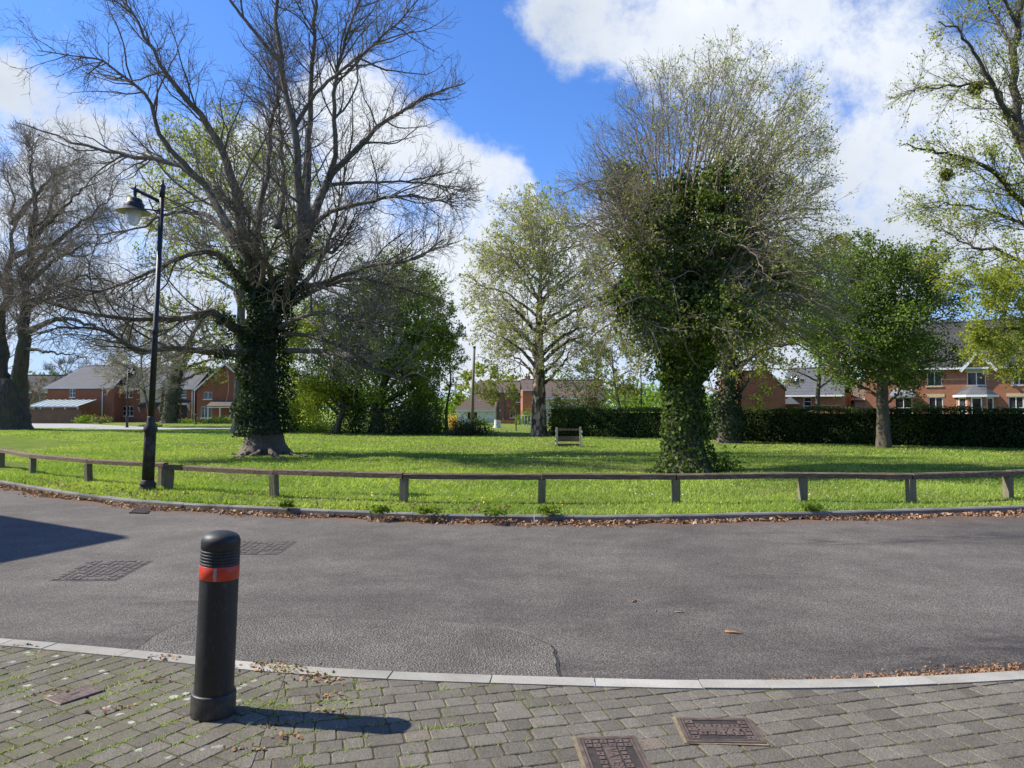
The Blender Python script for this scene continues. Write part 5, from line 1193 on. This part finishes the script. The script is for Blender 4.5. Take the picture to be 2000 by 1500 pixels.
def ivy_tree():
    B = TREE_R; Y = B.y; s = S(Y)
    t = thing('ivy_clad_tree', 'tree smothered in dark ivy with a fan of fine upright branches, behind the rail', 'tree', B)
    ax = [np.array(P(a, b, Y)) for a, b in ((1340, 930), (1339, 890), (1336, 830), (1334, 760), (1336, 690), (1340, 620), (1345, 540))]
    tv, tf, A0, r0 = flared_trunk(ax, [.50, .47, .43, .42, .44, .40, .30], (2, 3, 5), 0.95, seed=9)
    L = []; core = []
    # short thick ivied limbs
    for pix, a in (([(1335, 720, 0), (1290, 640, .2), (1250, 540, .4), (1232, 440, .5), (1218, 325, .6)], .22), ([(1338, 700, 0), (1310, 600, -.6), (1285, 500, -1), (1280, 430, -1.2), (1274, 385, -1.3)], .2), ([(1340, 690, 0), (1338, 600, .3), (1330, 480, .4), (1325, 400, .6), (1322, 350, .6)], .22),
                   ([(1344, 690, 0), (1370, 600, -.4), (1392, 500, -.8), (1402, 420, -1), (1408, 320, -1)], .2), ([(1346, 700, 0), (1395, 620, .3), (1430, 540, .5), (1462, 450, .6), (1474, 335, .7)], .2), ([(1344, 720, 0), (1375, 640, 1), (1400, 560, 1.6), (1420, 480, 1.8)], .2), ([(1336, 720, 0), (1300, 640, 1.2), (1270, 560, 1.8), (1255, 480, 2)], .2),
                   ([(1346, 690, 0), (1420, 610, -.2), (1480, 570, -.3), (1540, 540, -.4)], .16), ([(1330, 700, -.2), (1290, 640, -1.2), (1240, 610, -1.8), (1200, 560, -2)], .14), ([(1342, 700, -.3), (1370, 650, -1.4), (1420, 620, -2), (1450, 580, -2.2)], .14)):
        q = plimb(pix, Y, a, .07, jit=.04); L.append(q); core.append(q)
    Ac, Rc = stackl(core)
    # fan of stems
    fan = []
    for k in range(125):
        ph = -1.7 + 3.4 * ((k * .618) % 1.0); dz = RNG.uniform(-1, 1); sx = 1348 + 95 * math.sin(ph) + RNG.uniform(-12, 12); sy = 500 - 90 * math.cos(ph) + RNG.uniform(-30, 60)
        rx, ry = (300, 372) if ph < 0 else (285, 375); q = math.sqrt(max(.08, 1 - .8 * dz * dz)); fe = RNG.uniform(.78, .95); ex = 1372 + 40 * math.cos(ph) + rx * math.sin(ph) * q * fe; ey = 432 - ry * math.cos(ph) * q * fe
        mx, my = sx * .5 + ex * .5 + RNG.uniform(-16, 16), sy * .5 + ey * .5 - 26 * abs(math.sin(ph)) + RNG.uniform(-12, 12)
        fan.append(plimb([(sx, sy, dz * .6), (mx, my, dz * 2.1), (ex, ey, dz * 3.2)], Y, RNG.uniform(.016, .034), .006, jit=.06))
    for k in range(56):                 # lower arching and drooping branches
        ph = RNG.uniform(-1.0, 1.0) * 1.5; sgn = 1 if k % 5 < 3 else -1; dz = RNG.uniform(-3.2, 2.0); sx = 1345 + sgn * RNG.uniform(10, 70); sy = RNG.uniform(470, 640); ex = 1345 + sgn * RNG.uniform(130, 380 if sgn > 0 else 265); ey = sy + RNG.uniform(-150, 110)
        fan.append(plimb([(sx, sy, dz * .25), (sx * .5 + ex * .5, min(sy, ey) - RNG.uniform(0, 40), dz * .7), (ex, ey, dz)], Y, .04, .008, jit=.06))
    Af, Rf = stackl(fan)
    V, F = tubes([(Ac, Rc, 8)]); V, F = joinvf((tv, tf), (V, F)); np_mesh('trunk', V, F, M['dark_bark'], t, True)
    env = ellip(np.array(P(1385, 430, Y)), (305 * s, 4.6, 378 * s))
    A2, r2 = grow(Af, Rf, 1900, (.2, 1), 1.4, .62, 8, .15, .03, .0064, env, .0046, tbias=.6)
    A3, r3 = grow(A2, r2, 10500, (.25, 1), .70, .66, 6, .18, .03, .0064, env, .004, tbias=.6)
    # drooping twigs over the front of the ivy
    Ad, rd = grow(Ac[[1, 3, 8, 9, 4, 0, 7]], Rc[[1, 3, 8, 9, 4, 0, 7]], 300, (.3, 1), 2.1, 1.1, 9, .20, -.06, .009, None, .006, out=np.array(P(1340, 560, Y + 1.5)), outw=1.1)
    Ae, re = grow(Ad, rd, 1500, (.2, 1), .7, .7, 6, .22, -.02, .008, None, .004)
    cr = mesh_tubes('crown', [(Af, Rf, 5), (A2, r2, 4), (A3, r3, 3)], M['brown_twig'], t)
    mesh_tubes('drooping_twigs', [(Ad, rd, 5), (Ae, re, 3)], M['pale_twig'], t)
    # small spring leaves: more on the right and the top, little on the left
    C = on_branches(A3, 46000, (.3, 1), .05); px = C[:, 0] / Y * FPX + 1000; keep = RNG.random(len(C)) < np.clip((px - 1190) / 260, .03, 1) * .62; C = C[keep]
    leaves_obj('leaves', C, .056, M['spring_leaf'], cr)
    C = np.concatenate([on_branches(Ae, 9000, (.2, 1), .09), on_tubes(Ac, Rc, 9000, (.15, 1.0), .85, .4)[0]]); leaves_obj('leaves', C, .075, M['olive_leaf'], cr)
    # ivy: trunk, limbs and a shaggy mass
    C1, N1 = on_tubes(A0[None], r0[None], 9000, (.0, 1), .14, .5); zt = (C1[:, 2] - A0[0, 2]); k = RNG.random(len(C1)) < np.clip(.45 + zt / 3, .4, 1); C1, N1 = C1[k], N1[k]
    fl = np.exp(-(C1[:, 2:3] - A0[0, 2]) / .42) * .45; C1 = C1 + N1 * fl
    C1b, N1b = on_tubes(A0[None], r0[None], 7500, (.54, 1), .42, .7)
    C2, N2 = on_tubes(Ac, Rc, 46000, (.16, 1.0), .56, .65)
    C3, N3 = on_tubes(Af[:60], Rf[:60], 4200, (.0, .22), .12, .5)
    V, F, tt = leaf_quads(np.concatenate([C1, C1b, C2, C3]), .105, nrm=np.concatenate([N1, N1b, N2, N3]), droop=.5)
    np_mesh('ivy', V, F, M['ivy_leaf'], t, attrs={'tint': tt})
    fs = [(1260, 905), (1275, 918), (1300, 925), (1370, 925), (1392, 925), (1330, 922), (1410, 920)]
ivy_tree()

def auto_tree(name, label, base, Y, c, r, twig, bark, leaf=None, group=None, trunk=(.4, .25), nlimb=14, n2=160, n3=1200, n4=0, nleaf=8000, lsize=.1, up=.06, wig=.16, ang=.65, ivy=0, fork=None, split=.35, clump=0, leafr=(.3, 1), rk=.012, depth=None, lean=0, core=None, rm=1.0, jit=.06, leaf2=None, flare=.6, ivymat='dark_ivy_leaf'):
    """base (px, py) foot in the photo, c / r: crown centre and radii in photo pixels at distance Y"""
    B = P(base[0], base[1], Y); s = S(Y); t = thing(name, label, 'tree', B, 0, group)
    C = np.array(P(c[0], c[1], Y)); rx, rz = r[0] * s, r[1] * s; ry = depth or min(rx, 5.5); env = ellip(C, (rx, ry, rz))
    top = C + np.array([0, 0, rz * .28]); b0 = np.array(B); mid = b0 * (1 - split) + np.array([C[0], C[1], C[2]]) * split; mid[0] = b0[0] + (C[0] - b0[0]) * .15 + lean
    ax = [b0 - np.array([0, 0, .15]), b0 * .5 + mid * .5, mid, mid * .5 + top * .5 + RNG.normal(size=3) * .2, top]
    tv, tf, A0, r0 = flared_trunk(ax, [trunk[0], trunk[0] * .85, trunk[1], trunk[1] * .6, .05], (2, 3, 5), flare, seed=int(base[0]))
    L = []
    for k in range(nlimb):
        th = k * 2.4 + RNG.uniform(-.4, .4); el = math.asin(max(-.95, min(.98, -.82 + 1.75 * (k + RNG.random()) / nlimb))); zs = max(C[2] + rz * (.72 * math.sin(el) - .32), b0[2] + .22 * (C[2] - b0[2])); i = int(np.clip(np.searchsorted(A0[:, 2], zs), 4, 23)); st = A0[i]
        e = C + np.array([rx * math.cos(th) * math.cos(el), ry * math.sin(th) * math.cos(el), rz * math.sin(el)]) * RNG.uniform(.7, .97)
        m_ = st * .5 + e * .5 + np.array([0, 0, .10 * np.linalg.norm(e - st)]); e = C + (e - C) * (1.0 if k % 3 else .8); L.append(limb([st, m_, e], min(r0[i] * .5, .035 * np.linalg.norm(e - st)), .015, jit=.10))
    A, Rr = stackl(L); V, F = tubes([(A, Rr, 7)]); V, F = joinvf((tv, tf), (V, F)); np_mesh('trunk', V, F, M[bark], t, True)
    src, sr = A, Rr
    A2, r2 = grow(src, sr, n2, (.2, 1), max(rx, rz) * .5, ang, 9, wig, up, rk, env, .012 * rm, tbias=.75)
    A3, r3 = grow(A2, r2, n3, (.2, 1), max(rx, rz) * .24, ang, 6, wig * 1.3, up, rk, env, .008 * rm)
    sets = [(A2, r2, 5), (A3, r3, 4)]; last = A3
    if n4: A4, r4 = grow(A3, r3, n4, (.25, 1), max(rx, rz) * .10, ang, 5, wig * 1.5, up, rk, env, .0065); sets.append((A4, r4, 3)); last = A4
    cr = mesh_tubes('crown', sets, M[twig], t)
    if leaf and nleaf:
        Q = on_branches(last, nleaf, leafr, jit)
        if clump: # dense leafy masses round the branch ends
            cc = C + unit(RNG.normal(size=(clump, 3))) * np.array([rx, ry, rz]) * RNG.uniform(.25, .92, (clump, 1)); Q = np.concatenate([Q, cc[RNG.integers(0, clump, nleaf)] + RNG.normal(size=(nleaf, 3)) * rx * np.array([.13, .13, .085])])
        k = env(Q) < 1.06; Q = Q[k]
        if leaf2: h = RNG.random(len(Q)) < .3; leaves_obj('leaves', Q[h], lsize, M[leaf2], cr); Q = Q[~h]
        leaves_obj('leaves', Q, lsize, M[leaf], cr)
    if ivy:
        C1, N1 = on_tubes(A0[None], r0[None], ivy, (.05, .75), .35, .6); V, F, tt = leaf_quads(C1, .16, nrm=N1, droop=.5); np_mesh('ivy', V, F, M[ivymat], t, attrs={'tint': tt})
    return t

def edge_tree():
    B = TREE_E; Y = B.y; s = S(Y); t = thing('bare_tree', 'bare fork trunked tree cut off by the left edge of the photo', 'tree', B)
    ax = [np.array(P(a, b, Y)) for a, b in ((20, 845), (22, 820), (22, 790), (22, 765), (22, 740))]; tv, tf, A0, r0 = flared_trunk(ax, [1.25, 1.2, 1.15, 1.1, .8], (2, 3, 5), .55, seed=2)
    L = []
    for pix, a, b in (([(12, 780, 0), (4, 720, 0), (2, 640, .5), (14, 540, .8), (24, 440, 1), (18, 330, 1)], .75, .1), ([(32, 780, 0), (44, 700, -.5), (50, 620, -1), (46, 540, -1.2), (60, 470, -1.4), (92, 400, -1.6), (124, 330, -2)], .7, .08), ([(46, 610, -1), (100, 562, -2), (168, 540, -3), (232, 556, -3.4)], .3, .05), ([(46, 545, -1), (108, 472, 0), (178, 420, 1), (226, 380, 1.6)], .3, .05),
                      ([(50, 650, -1), (120, 622, -3), (200, 640, -4), (244, 664, -4.4)], .28, .05), ([(60, 470, -1.4), (70, 400, -.4), (60, 330, 0), (70, 280, 0)], .3, .05), ([(24, 440, 1), (70, 380, 2), (120, 330, 3), (180, 300, 3)], .28, .05), ([(4, 700, 0), (-60, 600, 1), (-130, 520, 2)], .4, .08), ([(10, 560, 1), (-50, 450, 2), (-100, 360, 2)], .35, .08), ([(46, 560, -1), (120, 500, -4), (190, 470, -5)], .28, .05),
                      ([(30, 500, 1), (90, 480, 4), (160, 500, 6), (220, 450, 7)], .28, .05), ([(48, 680, -1), (110, 690, -3), (180, 700, -4)], .16, .05), ([(48, 600, 0), (120, 580, 3), (200, 600, 4)], .22, .05), ([(60, 470, -1), (130, 400, -3), (200, 340, -4)], .25, .05)): L.append(plimb(pix, Y, a, b, jit=.08))
    A, Rr = stackl(L); Rr = Rr * np.linspace(.9, .28, Rr.shape[1])[None]; V, F = tubes([(A, Rr, 8)]); V, F = joinvf((tv, tf), (V, F)); np_mesh('trunk', V, F, M['dark_bark'], t, True)
    env = ellip(np.array(P(50, 480, Y)), (210 * s, 8, 235 * s)); A2, r2 = grow(A, Rr, 420, (.2, 1), 4.2, .75, 8, .16, .03, .012, env, .022); A3, r3 = grow(A2, r2, 5200, (.15, 1), 2.2, .7, 6, .22, .03, .010, env, .013); A4, r4 = grow(A3, r3, 9500, (.2, 1), 1.1, .7, 5, .26, .04, .010, env, .011)
    mesh_tubes('crown', [(A2, r2, 5), (A3, r3, 4), (A4, r4, 3)], M['brown_twig'], t)
edge_tree()

def right_edge_tree():
    Y = 24.0; B = P(2130, 872, Y); t = thing('leafing_tree', 'tall tree with yellow green young leaves and mistletoe at the right edge of the photo', 'tree', B)
    ax = [np.array(P(a, b, Y)) for a, b in ((2130, 905), (2125, 800), (2110, 660), (2080, 520), (2050, 420), (2030, 340))]; tv, tf, A0, r0 = flared_trunk(ax, [.5, .45, .42, .38, .34, .28], (2, 3, 5), .7, seed=5)
    L = []
    for pix, a, b in (([(2045, 400, 0), (2010, 310, 0), (1990, 220, 0), (1984, 130, 0), (1992, 40, 0), (1996, -60, 0), (2000, -160, 0)], .24, .07), ([(1994, 240, 0), (1955, 200, -.3), (1930, 150, -.6), (1900, 95, -.8), (1868, 60, -1), (1830, 40, -1.2)], .12, .015), ([(2030, 370, 0), (1985, 270, .5), (1950, 185, .8), (1920, 160, .9), (1870, 168, 1.1), (1800, 172, 1.3), (1768, 180, 1.4)], .12, .012),
                      ([(2060, 440, 0), (2010, 405, -.3), (1975, 372, -.6), (1940, 335, -.8), (1895, 312, -1), (1850, 300, -1.2), (1800, 290, -1.4), (1762, 284, -1.5)], .15, .012), ([(1962, 362, -.6), (1990, 358, -.9), (2020, 350, -1)], .05, .02), ([(2100, 590, 0), (2040, 535, .2), (1985, 508, .4), (1945, 490, .6), (1908, 486, .8), (1880, 470, 1), (1840, 450, 1.2)], .13, .012),
                      ([(2110, 680, 0), (2050, 640, -.5), (1990, 640, -1), (1930, 655, -1.4), (1890, 670, -1.6)], .09, .01), ([(2115, 720, 0), (2060, 700, .4), (2000, 690, .6), (1950, 700, .8)], .08, .01), ([(1984, 120, 0), (1960, 60, .6), (1930, 10, .9), (1900, -40, 1)], .08, .02), ([(2070, 480, 0), (2000, 440, 1), (1930, 410, 1.6), (1860, 400, 2), (1800, 405, 2.2)], .10, .01), ([(2090, 560, .2), (2010, 560, -.8), (1940, 560, -1.4), (1890, 580, -1.8)], .08, .01),
                      ([(2000, 280, 0), (2080, 180, .5), (2140, 60, .8)], .15, .03), ([(2090, 560, 0), (2180, 440, 0), (2260, 330, 0)], .2, .03), ([(1990, 60, 0), (1950, -20, -.6), (1900, -80, -1)], .08, .02)): L.append(plimb(pix, Y, a, b, jit=.06))
    A, Rr = stackl(L); Rr = Rr * .68; V, F = tubes([(A, Rr, 8)]); V, F = joinvf((tv, tf), (V, F)); np_mesh('trunk', V, F, M['dark_bark'], t, True)
    s = S(Y); env = ellip(np.array(P(2040, 330, Y)), (295 * s, 5, 480 * s)); A2, r2 = grow(A, Rr, 430, (.1, 1), 1.9, .62, 8, .13, .02, .011, env, .007); A3, r3 = grow(A2, r2, 5200, (.15, 1), 1.0, .6, 6, .17, .01, .008, env, .0048)
    cr = mesh_tubes('crown', [(A2, r2, 5), (A3, r3, 3)], M['grey_twig'], t); Q = on_branches(A3, 42000, (.25, 1), .06); py = 800 - (Q[:, 2] - CAMH) / Y * FPX
    k = RNG.random(len(Q)) < np.clip(.36 + (py - 150) / 750, .3, 1); Ql = on_branches(A3[A3[:, 0, 2] < P(0, 540, Y).z], 8500, (.2, 1), .07); leaves_obj('leaves', np.concatenate([Q[k], Ql]), .08, M['lime_leaf'], cr, flat=.8)
    for lab, (a, b), R_ in (('upper mistletoe ball hanging in the yellow green tree at the right edge', (1906, 172), .24), ('lower mistletoe ball hanging in the yellow green tree at the right edge', (1849, 341), .17)):
        c = np.array(P(a, b, Y + (.9 if b < 200 else -1.2))); q = thing('mistletoe', lab, 'mistletoe', c, 0, 'mistletoe balls'); n = 160; e = unit(RNG.normal(size=(n, 3))); ls = np.stack([c + e * k * R_ + RNG.normal(size=(n, 3)) * .02 * (k > 0) for k in (0, .35, .7, 1.0)], 1)
        st = mesh_tubes('stems', [(ls, np.full((n, 4), .006), 3)], M['grey_twig'], q); leaves_obj('leaves', on_branches(ls, 1500, (.4, 1), .03), .045, M['olive_leaf'], q)
right_edge_tree()

auto_tree('leafing_tree', 'tall pale yellow green tree just coming into leaf behind the huge bare tree', (470, 842), 50, (455, 430), (195, 235), 'brown_twig', 'grey_bark', 'spring_leaf', trunk=(.5, .32), nlimb=24, n2=320, n3=3000, nleaf=19000, lsize=.17, up=.10, depth=6)
auto_tree('plane_tree', 'plane tree with mottled pale trunk and cream young leaves in the middle of the lawn', (1052, 852), 44, (1058, 560), (165, 225), 'pale_twig', 'mottled_bark', 'cream_leaf', trunk=(.47, .30), nlimb=36, n2=330, n3=3200, n4=6500, nleaf=27000, lsize=.12, up=-.04, split=.5, wig=.2, depth=4.8, leaf2='olive_leaf', flare=.5)
auto_tree('evergreen_tree', 'dense dark green broadleaf tree at the right end of the bushes', (735, 848), 48, (775, 660), (118, 200), 'dark_bark', 'dark_bark', 'green_leaf', trunk=(.45, .3), nlimb=22, n2=240, n3=1500, nleaf=24000, lsize=.15, clump=110, depth=4.5, jit=.14, leaf2='lime_leaf')
auto_tree('leafy_tree', 'bright green leafy tree between the huge bare trunk and the dark evergreen', (655, 848), 47, (628, 700), (98, 145), 'dark_bark', 'dark_bark', 'lime_leaf', trunk=(.22, .14), nlimb=16, n2=160, n3=1000, nleaf=13000, lsize=.14, clump=70, depth=3, leaf2='green_leaf', lean=.6, jit=.12)
auto_tree('leafy_tree', 'small grey green tree at the right end of the dark bushes', (872, 850), 50, (872, 700), (48, 95), 'pale_twig', 'dark_bark', 'olive_leaf', trunk=(.12, .08), nlimb=10, n2=110, n3=600, nleaf=2600, lsize=.13, depth=1.8)
auto_tree('leafy_tree', 'green leafy tree with a bare lower trunk standing before the hedge on the right', (1726, 873), 30.8, (1716, 630), (165, 186), 'brown_twig', 'plain_bark', 'holly_leaf', trunk=(.28, .22), nlimb=22, n2=260, n3=2200, nleaf=24000, lsize=.11, split=.45, clump=95, depth=3.2, jit=.12, leaf2='green_leaf', flare=.25)
auto_tree('lime_tree', 'tree with fresh yellow green leaves directly behind the ivy clad tree', (1422, 863), 35.6, (1425, 620), (165, 200), 'brown_twig', 'grey_bark', 'lime_leaf', trunk=(.46, .34), nlimb=18, n2=190, n3=1500, nleaf=15000, lsize=.12, split=.4, depth=4, ivy=2500, leaf2='olive_leaf', flare=.7)
auto_tree('leafing_tree', 'spreading thinly leaved tree between the ivy clad tree and the green tree', (1600, 866), 40, (1585, 615), (135, 170), 'pale_twig', 'grey_bark', 'olive_leaf', trunk=(.16, .12), nlimb=14, n2=170, n3=1300, nleaf=20000, lsize=.115, depth=3.2)
auto_tree('young_tree', 'small pale many branched young tree right beside the lamp post', (293, 832), 68, (275, 705), (92, 100), 'pale_twig', 'plain_bark', 'olive_leaf', trunk=(.17, .14), nlimb=18, n2=220, n3=2600, nleaf=2600, lsize=.12, split=.25, depth=4, rk=.022, rm=2.2)
auto_tree('ivied_tree', 'ivy covered trunk with yellow green crown in front of the brick terrace', (330, 829), 84, (385, 665), (110, 110), 'brown_twig', 'grey_bark', 'olive_leaf', trunk=(.85, .8), nlimb=14, n2=150, n3=1100, nleaf=9500, lsize=.22, split=.5, depth=6, ivy=3500, leaf2='lime_leaf', flare=.3)
auto_tree('bare_tree', 'hazy bare tree showing above the slate roof of the end house', (125, 826), 125, (128, 735), (62, 52), 'grey_twig', 'grey_bark', None, trunk=(.4, .3), nlimb=12, n2=160, n3=1400, depth=5, rk=.02, rm=2.6)
auto_tree('bare_tree', 'reddish bare shrubby tree between the left edge trunk and the end house', (72, 826), 105, (70, 775), (48, 42), 'brown_twig', 'grey_bark', 'bronze_leaf', trunk=(.25, .2), nlimb=12, n2=120, n3=900, nleaf=1500, lsize=.2, depth=4, rk=.02, rm=2.4)
auto_tree('leafing_tree', 'yellow bronze small tree before the brown brick house in the centre distance', (985, 828), 84, (980, 768), (56, 46), 'brown_twig', 'grey_bark', 'olive_leaf', trunk=(.16, .12), nlimb=10, n2=100, n3=800, nleaf=4800, lsize=.17, depth=2.4)
auto_tree('leafing_tree', 'pale green tree behind the telegraph pole and bungalow', (930, 828), 118, (940, 758), (72, 50), 'brown_twig', 'grey_bark', 'spring_leaf', trunk=(.3, .2), nlimb=12, n2=110, n3=700, nleaf=6500, lsize=.32, depth=4)
auto_tree('leafing_tree', 'thin yellowish tree rising behind the reddish shrub left of the ivy clad tree', (1215, 852), 56, (1195, 715), (76, 90), 'pale_twig', 'grey_bark', 'olive_leaf', trunk=(.2, .14), nlimb=12, n2=120, n3=900, nleaf=6500, lsize=.14, depth=3)

def bush(name, label, px, py, Y, rx, h, leaf, n, ls, group=None, cat='bush', ry=None, stems=14, leaf2=None, sr=1.0):
    B = P(px, py, Y); s = S(Y); rx *= s; h *= s; ry = ry or rx * .8; t = thing(name, label, cat, B, 0, group)
    k = 34; cc = unit(RNG.normal(size=(k, 3))); cc[:, 2] = np.abs(cc[:, 2]); cc = np.array(B) + cc * np.array([rx, ry, h]) * RNG.uniform(.35, .88, (k, 1))
    w = RNG.uniform(.14, .30, (k, 1)); i = RNG.integers(0, k, n); Q = cc[i] + RNG.normal(size=(n, 3)) * w[i] * np.array([rx, ry, h]) * .9; Q[:, 2] = np.maximum(Q[:, 2], B.z + .03 + .1 * RNG.random(n))
    st = [limb([np.array(B) + np.array([RNG.uniform(-.3, .3) * rx, RNG.uniform(-.3, .3) * ry, -.1]), np.array(B) * .5 + cc[j] * .5, cc[j]], (.02 + .006 * h) * sr, .006 * sr, K=8, jit=.1) for j in range(min(stems, k))]; A, Rr = stackl(st)
    mesh_tubes('stems', [(A, Rr, 5)], M['dark_bark'], t)
    if leaf2: q = RNG.random(n) < .35; leaves_obj('foliage', Q[q], ls, M[leaf2], t); Q = Q[~q]
    leaves_obj('foliage', Q, ls, M[leaf], t); return t
bl = 'shrubs and bushes along the back of the lawn'
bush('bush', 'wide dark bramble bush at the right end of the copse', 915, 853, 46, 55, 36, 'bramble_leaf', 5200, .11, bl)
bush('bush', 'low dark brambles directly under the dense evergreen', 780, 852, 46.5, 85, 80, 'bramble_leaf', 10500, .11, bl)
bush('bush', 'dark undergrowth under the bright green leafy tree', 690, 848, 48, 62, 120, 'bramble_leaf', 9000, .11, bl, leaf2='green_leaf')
bush('bush', 'sunlit yellow green bush just right of the huge bare trunk', 590, 843, 52, 44, 125, 'lime_leaf', 8500, .13, bl, leaf2='green_leaf')
bush('bush', 'low green bush between the huge trunk and the dark undergrowth', 622, 847, 50, 48, 30, 'green_leaf', 3600, .11, bl)
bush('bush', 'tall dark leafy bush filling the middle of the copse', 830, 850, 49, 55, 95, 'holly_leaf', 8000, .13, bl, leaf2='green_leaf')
bush('bush', 'clipped green bush at the foot of the end house wall', 166, 826, 84, 24, 15, 'green_leaf', 1600, .14, bl)
bush('bush', 'pinkish flowering bush next to the clipped green bush by the end house', 198, 826, 83, 22, 14, 'bronze_leaf', 1300, .14, bl, leaf2='green_leaf')
bush('bush', 'low hedge like bush under the bracketed terrace porch', 360, 827, 86, 40, 10, 'green_leaf', 1500, .14, bl)
bush('bush', 'low green bush under the glazed terrace porch', 430, 827, 84, 46, 12, 'green_leaf', 1700, .14, bl)
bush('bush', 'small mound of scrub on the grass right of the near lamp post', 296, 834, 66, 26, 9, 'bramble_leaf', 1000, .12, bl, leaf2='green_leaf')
bush('bush', 'bright orange leaved bush beside the dark brambles', 886, 838, 60, 17, 32, 'orange_leaf', 1100, .12, bl)
bush('bush', 'green bush in front of the bungalow', 935, 832, 74, 26, 18, 'green_leaf', 1300, .13, bl)
bush('bush', 'round green bush behind the blue railing', 1024, 830, 78, 22, 30, 'green_leaf', 1600, .13, bl)
bush('bush', 'big reddish green shrub rising behind the hedge by the mottled trunk', 1150, 850, 47, 78, 112, 'bronze_leaf', 8000, .12, bl, leaf2='green_leaf')
bush('bush', 'dark shrub wedged between the mottled trunk and the hedge', 1092, 848, 48, 30, 82, 'holly_leaf', 2600, .13, bl)
bush('sapling', 'small leafy sapling growing at the right foot of the ivy clad tree', 1418, 921, 19.9, 32, 48, 'green_leaf', 240, .085, None, 'sapling', stems=16, sr=.5, leaf2='lime_leaf')
bush('bush', 'low ivy clump at the foot of the ivy clad trunk, right side', 1378, 926, 19.2, 15, 9, 'green_leaf', 200, .07, None, 'ivy clump', stems=6)
bush('bush', 'low ivy clump at the foot of the ivy clad trunk, left side', 1285, 926, 19.4, 30, 10, 'ivy_leaf', 420, .07, None, 'ivy clump', stems=6)
for k, (a, b, w, lab) in enumerate([(745, 1006, 24, 'dandelion like weed against the far kerb, the leftmost clump'), (842, 1008, 26, 'dense leafy weed against the far kerb between two others'), (968, 1012, 28, 'broad leaved weed spilling over the far kerb, the middle one'), (1072, 1008, 20, 'grassy weed against the far kerb in front of a rail post'), (1588, 1000, 22, 'grassy tuft by the far kerb below the ivied tree and rail'), (560, 995, 14, 'small weed tuft by the far kerb nearest the lamp post')]):
    p = G(a, b, ZG); bush('weed', lab, a, b - 1, p.y, w * 1.1, 9, 'green_leaf', 300, .045, 'weeds along the far kerb', 'weed', stems=5, sr=.15)

def hedge():
    a = G(1078, 850.5, ZG); b = G(2000, 877, ZG); d = (b - a); b = a + d * 1.35; d = (b - a); Ln = d.length; d.normalize(); n = Vector((-d.y, d.x, 0)); Wd = 1.3; H = 1.60
    t = thing('hedge', 'long clipped dark evergreen hedge across the right side of the lawn', 'hedge', a)
    rz = math.atan2(d.y, d.x); m = MB(); w = .22
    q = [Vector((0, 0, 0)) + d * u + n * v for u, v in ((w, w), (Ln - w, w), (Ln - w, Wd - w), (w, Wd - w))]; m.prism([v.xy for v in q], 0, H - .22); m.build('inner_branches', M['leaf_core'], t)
    def loc(u, v, z): return np.stack([a.x + d.x * u + n.x * v, a.y + d.y * u + n.y * v, ZG + z], 1)
    def wob(u, z): return .10 * np.sin(u * 1.7 + 1.1 * np.sin(z * 3)) * np.sin(z * 2.9 + u * .6)
    k = 34000; u = RNG.uniform(0, Ln, k); z = RNG.uniform(.02, 1, k) ** .9 * H; C = loc(u, -wob(u, z) + .26 * RNG.random(k) ** 2 - .03, z); nf = np.tile([-n.x, -n.y, .25], (k, 1))
    V1, F1, t1 = leaf_quads(C, .085, nrm=nf)
    k = 4000; z = RNG.uniform(.02, H, k); C = loc(.2 * RNG.random(k) ** 2 + .05 * np.sin(z * 5), RNG.uniform(0, Wd, k), z); V2, F2, t2 = leaf_quads(C, .085, nrm=np.tile([-d.x, -d.y, .2], (k, 1)))
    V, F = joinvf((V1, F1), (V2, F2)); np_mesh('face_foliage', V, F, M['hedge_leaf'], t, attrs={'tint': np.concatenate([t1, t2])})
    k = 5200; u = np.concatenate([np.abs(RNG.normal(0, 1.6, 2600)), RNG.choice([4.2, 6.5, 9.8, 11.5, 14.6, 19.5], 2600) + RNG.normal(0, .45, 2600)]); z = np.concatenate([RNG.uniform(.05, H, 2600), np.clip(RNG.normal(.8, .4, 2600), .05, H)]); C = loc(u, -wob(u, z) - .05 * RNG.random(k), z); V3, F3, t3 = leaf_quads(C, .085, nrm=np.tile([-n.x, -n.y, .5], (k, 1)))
    np_mesh('painted_lit_foliage', V3, F3, M['hedge_top_leaf'], t, attrs={'tint': t3})  # lit clumps on the dark face, painted with paler leaves
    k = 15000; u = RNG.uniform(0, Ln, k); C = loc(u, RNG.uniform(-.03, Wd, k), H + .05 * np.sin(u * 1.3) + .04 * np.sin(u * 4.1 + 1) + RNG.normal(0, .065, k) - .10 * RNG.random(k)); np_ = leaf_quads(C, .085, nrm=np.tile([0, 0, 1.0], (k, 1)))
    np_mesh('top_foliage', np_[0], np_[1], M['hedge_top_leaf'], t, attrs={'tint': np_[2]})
hedge()

def distant_wood():
    """far belt of trees closing the view behind the houses: reads as one mass"""
    Q = []; 
    for k in range(420):
        a = RNG.uniform(-.82, .82); Y = RNG.uniform(150, 230); h = RNG.uniform(5, 10) * (1 + .3 * math.sin(a * 17)); x = a * Y; r = RNG.uniform(3, 5.5)
        n = 80; e = unit(RNG.normal(size=(n, 3))) * RNG.random((n, 1)) ** .4; Q.append(np.array([x, Y, h * .55]) + e * np.array([r, r, h * .5]))
    Q = np.concatenate(Q); V, F, t = leaf_quads(Q, .95)
    tag(np_mesh('distant_wood', V, F, M['green_leaf'], attrs={'tint': t * .8}), 'hazy belt of far trees closing the view behind the houses', 'wood', kind='stuff')
distant_wood()
